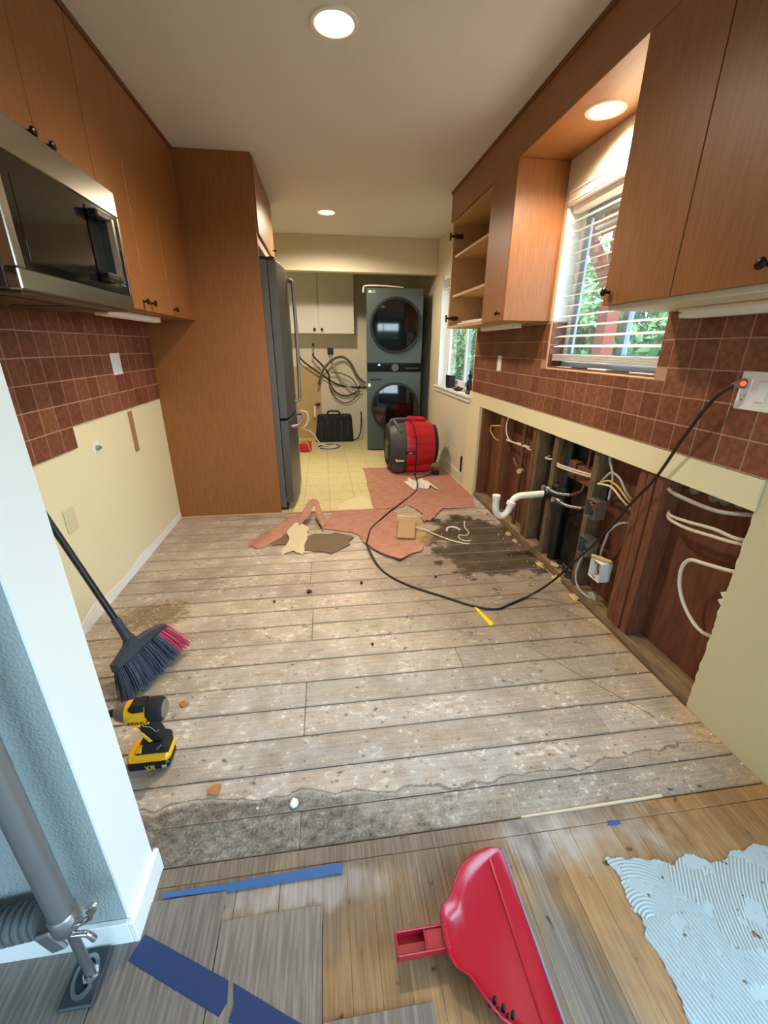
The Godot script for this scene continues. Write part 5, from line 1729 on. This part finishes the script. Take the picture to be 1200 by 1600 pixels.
func broom() -> void:
	var A := Vector3(-0.840, 0.004, -1.379)
	var E := Vector3(0.4706, 0, -0.8824)
	var F := Vector3(-0.3435, 0.9211, -0.1832).normalized()
	var N := E.cross(F)
	if N.z < 0: N = -N
	var t := thing("broom", "angled black broom with red-tipped bristles leaning on left wall", "broom", Vector3(-0.78, 0.002, -1.5))
	var xf := Transform3D(Basis(E, F, N), A - N * 0.02)
	begin(org)
	prism(v2([0.031, 0.120, 0.036, 0.150, 0.068, 0.163, 0.112, 0.186, 0.126, 0.205, 0.157, 0.212, 0.164, 0.187, 0.218, 0.185, 0.273, 0.177, 0.296, 0.166, 0.300, 0.142, 0.259, 0.145, 0.225, 0.142, 0.154, 0.130, 0.099, 0.121]), xf, 0.042, 0.008)
	done("cap", M.broom_cap, t)
	var S0 := A + E * 0.140 + F * 0.19
	var D := (Vector3(-1.19, 1.037, -1.654) - S0).normalized()
	begin(org); tube([S0, S0 + D * 0.04, S0 + D * 0.105, S0 + D * 0.11], [0.021, 0.018, 0.0165, 0.0145], 14)
	done("socket", M.broom_cap, t)
	begin(org); tube([S0 + D * 0.07, Vector3(-1.188, 1.037, -1.654)], 0.0125, 12)
	done("handle", M.black, t)
	# bristles: thin tapering straws fanned from the cap to the slanted tips
	for part in 2:
		begin(org)
		var n := 520 if part == 0 else 170
		for i in n:
			var u := rng.randf()
			if part == 0: u *= 0.78
			else: u = 0.78 + 0.22 * u
			var w := rng.randf_range(-1.0, 1.0)
			var top := Vector2(lerpf(0.040, 0.298, u), lerpf(0.122, 0.146, u))
			var tipv := Vector2(lerpf(0.000, 0.345, u), 0.0)
			if u < 0.5: tipv.y = lerpf(0.0, 0.010, u)
			else: tipv.y = lerpf(0.010, 0.030, (u - 0.5) * 2.0)
			tipv += Vector2(rng.randf_range(-0.006, 0.006), rng.randf_range(-0.006, 0.01))
			var a := A + E * top.x + F * (top.y + 0.01) + N * w * 0.014
			var b := A + E * tipv.x + F * tipv.y + N * (w * 0.045 + 0.01)
			b.y = maxf(b.y, 0.003)
			var m := (a + b) / 2 + N * w * 0.008
			tube([a, m, b], [0.0026, 0.0023, 0.0013], 3, false)
		var br := done("bristles", M.bristle if part == 0 else M.bristle_red, t)
		tag(br, "" if part == 0 else "red-tipped bristles", "", "", "stuff")

func drill() -> void:
	var t := thing("impact_driver", "yellow and black cordless driver standing on its battery", "drill", Vector3(-0.63, 0.001, -1.11))
	var zf := -1.078   # near side of the tool
	var Z := Transform3D(NO_BASIS, Vector3(0, 0, 0))
	# motor housing along x
	var c := Vector3(0, 0.223, -1.108)
	begin(org); lathe(v2([0.0, -0.668, 0.024, -0.668, 0.034, -0.664, 0.036, -0.655, 0.036, -0.60, 0.034, -0.585, 0.034, -0.57, 0.0, -0.57]), at(c, Vector3(1, 0, 0)), 28)
	done("motor_housing", M.yellow_tool, t)
	begin(org); lathe(v2([0.0, -0.700, 0.020, -0.700, 0.026, -0.694, 0.032, -0.674, 0.0335, -0.664]), at(c, Vector3(1, 0, 0)), 28)
	done("nose_cone", mat(rgb(128, 126, 122), 0.35, 0.7), t)
	begin(org); lathe(v2([0.0, -0.722, 0.010, -0.722, 0.0125, -0.718, 0.0125, -0.705, 0.019, -0.700]), at(c, Vector3(1, 0, 0)), 20)
	done("chuck", M.black, t)
	begin(org); lathe(v2([0.035, -0.602, 0.0385, -0.598, 0.0385, -0.565, 0.034, -0.556, 0.026, -0.552, 0.0, -0.552]), at(c, Vector3(1, 0, 0)), 28)
	done("rear_cap", M.rubber, t)
	begin(org); lathe(v2([0.030, -0.5535, 0.028, -0.5515, 0.0, -0.5512]), at(c, Vector3(1, 0, 0)), 24)
	done("rear_vent", mat(rgb(126, 118, 102), 0.6), t)
	begin(org); prism(v2([-0.655, 0.248, -0.642, 0.264, -0.60, 0.266, -0.598, 0.237, -0.64, 0.234]), Transform3D(NO_BASIS, Vector3(0, 0, -1.132)), 0.054, 0.008)
	done("top_grip", M.rubber, t)
	begin(org); bx(-0.652, -0.592, 0.198, 0.231, -1.082, -1.0695, 0.004)
	var np := done("name_panel", M.yellow_tool, t)
	letters(np, "DEWALT", 0.0118, Transform3D(NO_BASIS, Vector3(-0.623, 0.210, -1.0691) - org), M.black, true, 0.0008)
	# grip
	begin(org); prism(v2([-0.652, 0.208, -0.585, 0.206, -0.583, 0.170, -0.572, 0.13, -0.566, 0.105, -0.635, 0.100, -0.634, 0.130, -0.640, 0.16, -0.653, 0.175]), Transform3D(NO_BASIS, Vector3(0, 0, -1.128)), 0.040, 0.010)
	done("grip", M.rubber, t)
	begin(org); prism(v2([-0.640, 0.152, -0.628, 0.152, -0.604, 0.110, -0.616, 0.106]), Transform3D(NO_BASIS, Vector3(0, 0, -1.092)), 0.006, 0.002)
	prism(v2([-0.652, 0.208, -0.632, 0.207, -0.628, 0.176, -0.651, 0.176]), Transform3D(NO_BASIS, Vector3(0, 0, -1.094)), 0.010, 0.003)
	done("grip_accent", M.yellow_tool, t)
	begin(org); prism(v2([-0.664, 0.20, -0.650, 0.203, -0.648, 0.172, -0.66, 0.176]), Transform3D(NO_BASIS, Vector3(0, 0, -1.117)), 0.018, 0.003)
	done("trigger", M.black, t)
	begin(org)
	tube([Vector3(-0.640, 0.238, -1.0765), Vector3(-0.603, 0.240, -1.0765), Vector3(-0.600, 0.262, -1.082)], 0.0012, 5)
	tube([Vector3(-0.624, 0.206, -1.0868), Vector3(-0.620, 0.178, -1.0868), Vector3(-0.600, 0.172, -1.0868), Vector3(-0.586, 0.150, -1.0868), Vector3(-0.576, 0.158, -1.0868)], 0.0012, 5)
	tube([Vector3(-0.650, 0.070, -1.0735), Vector3(-0.590, 0.071, -1.0735)], 0.0012, 5)
	tube([Vector3(-0.592, 0.088, -1.0735), Vector3(-0.574, 0.106, -1.0735)], 0.0012, 5)
	done("trim_line", mat(rgb(190, 176, 130), 0.5), t)
	# foot and battery
	begin(org); prism(v2([-0.668, 0.062, -0.645, 0.098, -0.628, 0.108, -0.572, 0.108, -0.560, 0.098, -0.562, 0.062]), Transform3D(NO_BASIS, Vector3(0, 0, -1.142)), 0.068, 0.008)
	done("foot", M.rubber, t)
	begin(org); prism(v2([-0.666, 0.078, -0.644, 0.104, -0.634, 0.104, -0.640, 0.078]), Transform3D(NO_BASIS, Vector3(0, 0, -1.085)), 0.014, 0.003)
	done("latch", M.yellow_tool, t)
	begin(org); bx(-0.692, -0.558, 0.032, 0.066, -1.148, -1.068, 0.011)
	done("battery_band", M.yellow_tool, t)
	begin(org); bx(-0.696, -0.562, 0.002, 0.038, -1.146, -1.066, 0.010)
	var bt := done("battery", M.black, t)
	letters(bt, "XR", 0.020, Transform3D(NO_BASIS, Vector3(-0.622, 0.0185, -1.0655) - org), mat(rgb(214, 170, 80), 0.4), true, 0.0008)
	begin(org); bx(-0.585, -0.570, 0.014, 0.026, -1.0665, -1.0652, 0.0)
	done("charge_button", M.wire_grey, bt)
	begin(org); tube(curve(v3([-0.57, 0.195, -1.13, -0.55, 0.185, -1.135, -0.535, 0.17, -1.13, -0.55, 0.16, -1.128]), 4), 0.0018, 5)
	done("belt_hook", M.galv, t)

func dustpan() -> void:
	var t := thing("dustpan", "red plastic dustpan lying open side up on oak floor", "dustpan", Vector3(0.32, 0.006, -0.513))
	var zc := -0.513
	var y0 := 0.0065
	# half outline of the rim from the lip corner to the handle: x, height, half length
	var half := [[0.432, 0.006, 0.178], [0.412, 0.013, 0.178], [0.392, 0.020, 0.176], [0.343, 0.031, 0.160], [0.300, 0.042, 0.132], [0.272, 0.049, 0.097], [0.256, 0.052, 0.070], [0.232, 0.055, 0.054], [0.221, 0.057, 0.038], [0.218, 0.058, 0.018]]
	var rim: Array[Vector3] = []
	for h in half: rim.append(Vector3(h[0], y0 + h[1], zc - h[2]))
	for i in half.size():
		var h: Array = half[half.size() - 1 - i]
		rim.append(Vector3(h[0], y0 + h[1], zc + h[2]))
	var mid := Vector3(0.36, 0, zc)
	var base: Array[Vector3] = []
	var outer: Array[Vector3] = []
	var foot: Array[Vector3] = []
	for p in rim:
		var v := Vector3(p.x - mid.x, 0, p.z - mid.z)
		var k := clampf((0.43 - p.x) / 0.06, 0.0, 1.0)
		var inn := v.normalized()
		if p.x > 0.39: inn = Vector3(0, 0, signf(v.z))
		base.append(Vector3(p.x, y0 + 0.0035, p.z) - inn * 0.026 * k)
		outer.append(p + inn * 0.006 * k + Vector3(0, -0.001, 0))
		foot.append(Vector3(p.x, y0, p.z) - inn * 0.018 * k)
	begin(org)
	grp += 1
	var g := grp
	var n := rim.size()
	for i in n - 1:
		var inw := (mid - (rim[i] + rim[i + 1]) / 2)
		inw.y = 0.04
		var sm := (base[i] + base[i + 1]) / 2
		# inner wall with a soft fillet
		var a1 := base[i].lerp(rim[i], 0.35) + (rim[i] - base[i]) * Vector3(0.12, -0.1, 0.12)
		var b1 := base[i + 1].lerp(rim[i + 1], 0.35) + (rim[i + 1] - base[i + 1]) * Vector3(0.12, -0.1, 0.12)
		quad(base[i], base[i + 1], b1, a1, inw, g)
		quad(a1, b1, rim[i + 1], rim[i], inw, g)
		quad(rim[i], rim[i + 1], outer[i + 1], outer[i], Vector3.UP, g)
		quad(outer[i], outer[i + 1], foot[i + 1], foot[i], -inw, g)
	# floor of the pan, top and underside
	for i in n / 2 - 1:
		var j := n - 1 - i
		quad(base[i], base[i + 1], base[j - 1], base[j], Vector3.UP, g)
		quad(foot[i], foot[i + 1], foot[j - 1], foot[j], Vector3.DOWN, g)
	quad(base[0], base[n - 1], foot[n - 1], foot[0], Vector3(1, 0, 0), -1)
	done("pan", M.redpan, t)
	begin(org); bx(0.386, 0.393, y0 + 0.003, y0 + 0.0062, zc - 0.168, zc + 0.168, 0.0012)
	done("ridge", M.redpan, t)
	begin(org); tube([Vector3(0.433, y0 + 0.0025, zc - 0.178), Vector3(0.433, y0 + 0.0025, zc + 0.178)], 0.0028, 8)
	tag(done("lip", mat(rgb(120, 140, 170), 0.5), t), "grey-blue rubber lip", "")
	# hollow handle
	begin(org)
	var hy := y0 + 0.050
	bx(0.107, 0.225, hy - 0.022, hy - 0.018, zc - 0.020, zc + 0.020, 0.001)
	bx(0.107, 0.225, hy - 0.02, hy + 0.003, zc - 0.0225, zc - 0.0185, 0.0015); bx(0.107, 0.225, hy - 0.02, hy + 0.003, zc + 0.0185, zc + 0.0225, 0.0015)
	bx(0.104, 0.108, hy - 0.022, hy + 0.003, zc - 0.0225, zc + 0.0225, 0.0015); bx(0.170, 0.174, hy - 0.02, hy + 0.001, zc - 0.019, zc + 0.019, 0.001)
	bx(0.174, 0.226, hy - 0.006, hy - 0.002, zc - 0.019, zc + 0.019, 0.001)
	done("handle", M.redpan, t)
	# comb teeth moulded on the near side wall
	for p in [[0.284, -0.402], [0.295, -0.404], [0.297, -0.389], [0.309, -0.391], [0.313, -0.377], [0.325, -0.379]]:
		begin(org); lathe(v2([0.0048, 0.0, 0.0044, 0.010, 0.003, 0.013, 0, 0.013]), at(Vector3(p[0], y0 + 0.026, p[1]), Vector3(0.15, 1, -0.5)), 10)
		done("comb_tooth", M.rubber, t)

func prop_post() -> void:
	var t := thing("prop_post", "grey steel adjustable post on a dark foot plate", "support post", Vector3(-0.572, 0.011, -0.566))
	var px := -0.560
	var pz := -0.562
	begin(org); flat([-0.608, -0.612, -0.540, -0.612, -0.540, -0.516, -0.608, -0.516], 0.011, 0.010, 0.003)
	done("foot_plate", mat(rgb(70, 78, 84), 0.5, 0.5), t)
	begin(org)
	var ov := []
	for k in 24: ov.append([cos(TAU * k / 24.0), sin(TAU * k / 24.0)])
	for k in 24:
		var a: Array = ov[k]
		var b: Array = ov[(k + 1) % 24]
		var c := Vector3(-0.574, 0.0212, -0.564)
		var p0 := c + Vector3(a[0] * 0.024, 0, a[1] * 0.038)
		var p1 := c + Vector3(b[0] * 0.024, 0, b[1] * 0.038)
		var q0 := c + Vector3(a[0] * 0.017, 0, a[1] * 0.030)
		var q1 := c + Vector3(b[0] * 0.017, 0, b[1] * 0.030)
		var u := Vector3(0, 0.006, 0)
		quad(p0 + u, p1 + u, q1 + u, q0 + u, Vector3.UP, -1)
		quad(p0, p1, p1 + u, p0 + u, p0 - c, -1)
		quad(q0, q1, q1 + u, q0 + u, c - q0, -1)
	done("raised_rim", M.galv, t)
	begin(org); tube([Vector3(px, 0.0215, pz), Vector3(px, 0.26, pz)], 0.0095, 14)
	done("inner_rod", mat(rgb(128, 132, 134), 0.45, 0.8), t)
	begin(org); lathe(v2([0.0, 0.020, 0.017, 0.020, 0.017, 0.032, 0.012, 0.036, 0.012, 0.05, 0.0, 0.05]), Transform3D(NO_BASIS, Vector3(px, 0.001, pz)), 6)
	done("nut", M.chrome, t)
	begin(org); tube([Vector3(px, 0.235, pz), Vector3(px, 2.437, pz)], 0.0220, 24)
	done("outer_tube", mat(rgb(150, 152, 152), 0.42, 0.75), t)
	begin(org); lathe(v2([0.0, 0.212, 0.020, 0.212, 0.026, 0.222, 0.026, 0.262, 0.0225, 0.268]), Transform3D(NO_BASIS, Vector3(px, 0, pz)), 20)
	done("collar", M.galv, t)
	begin(org)
	tube(curve(v3([px + 0.020, 0.240, pz + 0.01, px + 0.05, 0.248, pz + 0.01, px + 0.062, 0.275, pz + 0.01]), 4), [0.008, 0.008, 0.007, 0.006, 0.006, 0.006, 0.006, 0.006, 0.005], 8)
	lathe(v2([0, -0.010, 0.009, -0.006, 0.010, 0.004, 0, 0.010]), at(Vector3(px + 0.062, 0.280, pz + 0.01), Vector3.UP), 10)
	tube(curve(v3([px + 0.02, 0.225, pz + 0.02, px + 0.045, 0.222, pz + 0.02, px + 0.055, 0.20, pz + 0.02]), 4), 0.006, 8)
	done("clamp_screw", M.chrome, t)
	begin(org); bx(px - 0.05, px - 0.015, 0.160, 0.222, pz + 0.004, pz + 0.014, 0.004, Basis(Vector3(0, 0, 1), 0.35))
	done("release_lever", M.galv, t)
	# ribbed hose clipped behind the post
	begin(Vector3(-0.80, 0.17, -0.585))
	var prof := []
	for k in 34:
		prof.append(Vector2(0.034, 0.016 * k))
		prof.append(Vector2(0.034, 0.016 * k + 0.006))
		prof.append(Vector2(0.028, 0.016 * k + 0.009))
		prof.append(Vector2(0.028, 0.016 * k + 0.013))
	prof.push_front(Vector2(0, 0))
	prof.append(Vector2(0.0, 0.016 * 34))
	lathe(prof, at(Vector3(-0.618, 0.215, -0.585), Vector3(-1, -0.12, 0.02)), 20)
	var h := done("ribbed_hose", mat(rgb(98, 104, 104), 0.55, 0.2))
	h.position = Vector3(-0.80, 0.17, -0.585)
	tag(h, "grey ribbed hose behind the steel post, left edge", "hose")

# ---------------------------------------------------------------- outdoors
func tree(label: String, p: Vector3, r: Vector3, n: int, c0: Color, c1: Color, group: String) -> void:
	var t := thing("garden_tree", label, "tree", p, group)
	begin(org); tube([p, p + Vector3(0.05, r.y * 0.6, 0.02), p + Vector3(0, r.y * 1.3, 0)], [0.09, 0.06, 0.02], 8)
	done("trunk", M.bark, t)
	begin()
	var lm := [Vector3(0, 0, 0), Vector3(0.035, 0.015, 0.05), Vector3(0, 0.0, 0.13), Vector3(-0.035, 0.015, 0.05)]
	tri(lm[0], lm[1], lm[2], Vector3.UP, -1)
	tri(lm[0], lm[2], lm[3], Vector3.UP, -1)
	var leaf := commit()
	leaf.surface_set_material(0, M.leaf)
	var mm := MultiMesh.new()
	mm.transform_format = MultiMesh.TRANSFORM_3D
	mm.use_colors = true
	mm.mesh = leaf
	mm.instance_count = n
	for i in n:
		var d := Vector3(rng.randfn(), rng.randfn(), rng.randfn()).normalized() * pow(rng.randf(), 0.4)
		var lump := 1.0 + 0.25 * sin(d.x * 7.0 + p.z) * sin(d.y * 6.0 + d.z * 5.0)
		var q := d * r * lump + Vector3(0, r.y * 1.05, 0)
		var b := Basis(Vector3(rng.randfn(), rng.randfn(), rng.randfn()).normalized(), rng.randf() * TAU).scaled(Vector3.ONE * rng.randf_range(0.9, 2.0))
		mm.set_instance_transform(i, Transform3D(b, q))
		mm.set_instance_color(i, c0.lerp(c1, rng.randf()))
	var o := MultiMeshInstance3D.new()
	o.name = "foliage"
	o.multimesh = mm
	o.material_override = M.leaf
	t.add_child(o, true)
	tag(o, "", "", "", "stuff")

func outside() -> void:
	begin(); bx(1.7, 30, -0.9, -0.7, -25, 14)
	struct(done("lawn", M.ground), "green garden ground outside the right windows", "ground")
	var t := thing("porch", "red timber porch post with brace outside the kitchen window", "porch", Vector3(3.0, -0.7, -4.5))
	begin(org); bx(2.93, 3.07, -0.7, 2.5, -4.60, -4.44, 0.005)
	done("post", M.redwood, t)
	begin(org); block(Vector3(3.0, 2.22, -4.15), Vector3(0.09, 0.12, 0.90), 0.004, Basis(Vector3.RIGHT, -0.80)); block(Vector3(3.0, 2.22, -4.89), Vector3(0.09, 0.12, 0.90), 0.004, Basis(Vector3.RIGHT, 0.80))
	done("brace", M.redwood, t)
	begin(org); bx(2.92, 3.08, 2.45, 2.62, -7.0, -2.0, 0.005)
	done("beam", M.redwood, t)
	begin(Vector3(2.5, 2.62, -4.5)); bx(1.60, 3.5, 2.62, 2.70, -7.2, -1.8, 0.005)
	var ro := done("porch_roof", M.porch)
	ro.position = Vector3(2.5, 2.62, -4.5)
	struct(ro, "pale underside of the porch roof outside kitchen window", "roof")
	var gr := "garden trees outside the windows"
	var a := Color(0.05, 0.125, 0.03)
	var b := Color(0.19, 0.31, 0.085)
	var list := [[4.6, -7.3, 0.9, 1.3, 0], [5.2, -5.6, 1.0, 1.35, 1], [4.8, -3.4, 0.9, 1.2, 0], [5.0, -9.2, 1.1, 1.5, 1], [7.0, -10.5, 1.4, 2.2, 0], [7.2, -7.0, 1.4, 2.2, 1], [7.5, -3.2, 1.4, 2.0, 0], [6.2, -13.5, 1.6, 2.2, 1], [4.2, -11.6, 0.9, 1.2, 0], [9.5, -13.0, 2.0, 3.0, 1], [10.5, -8.0, 2.0, 3.0, 0], [4.4, -14.5, 1.2, 1.5, 1]]
	var names := ["leafy shrub right behind the red porch post", "pale green bush seen between slats right of post", "low bush at the right part of the kitchen window", "bush seen through the laundry window, nearest", "tall tree behind the laundry window bush", "tall tree behind the red porch post", "tall tree behind bush at right of window", "tall tree far beyond the laundry window", "low bush near the far house corner outside laundry", "tallest tree at the far end of garden", "tall tree farthest behind the porch", "bush at the farthest garden end"]
	for i in list.size():
		var l: Array = list[i]
		tree(names[i], Vector3(l[0], -0.7, l[1]), Vector3(l[2], l[3], l[2]), 4500, a if l[4] == 0 else a.lerp(b, 0.3), b if l[4] == 0 else b.lerp(Color(0.34, 0.42, 0.17), 0.4), gr)
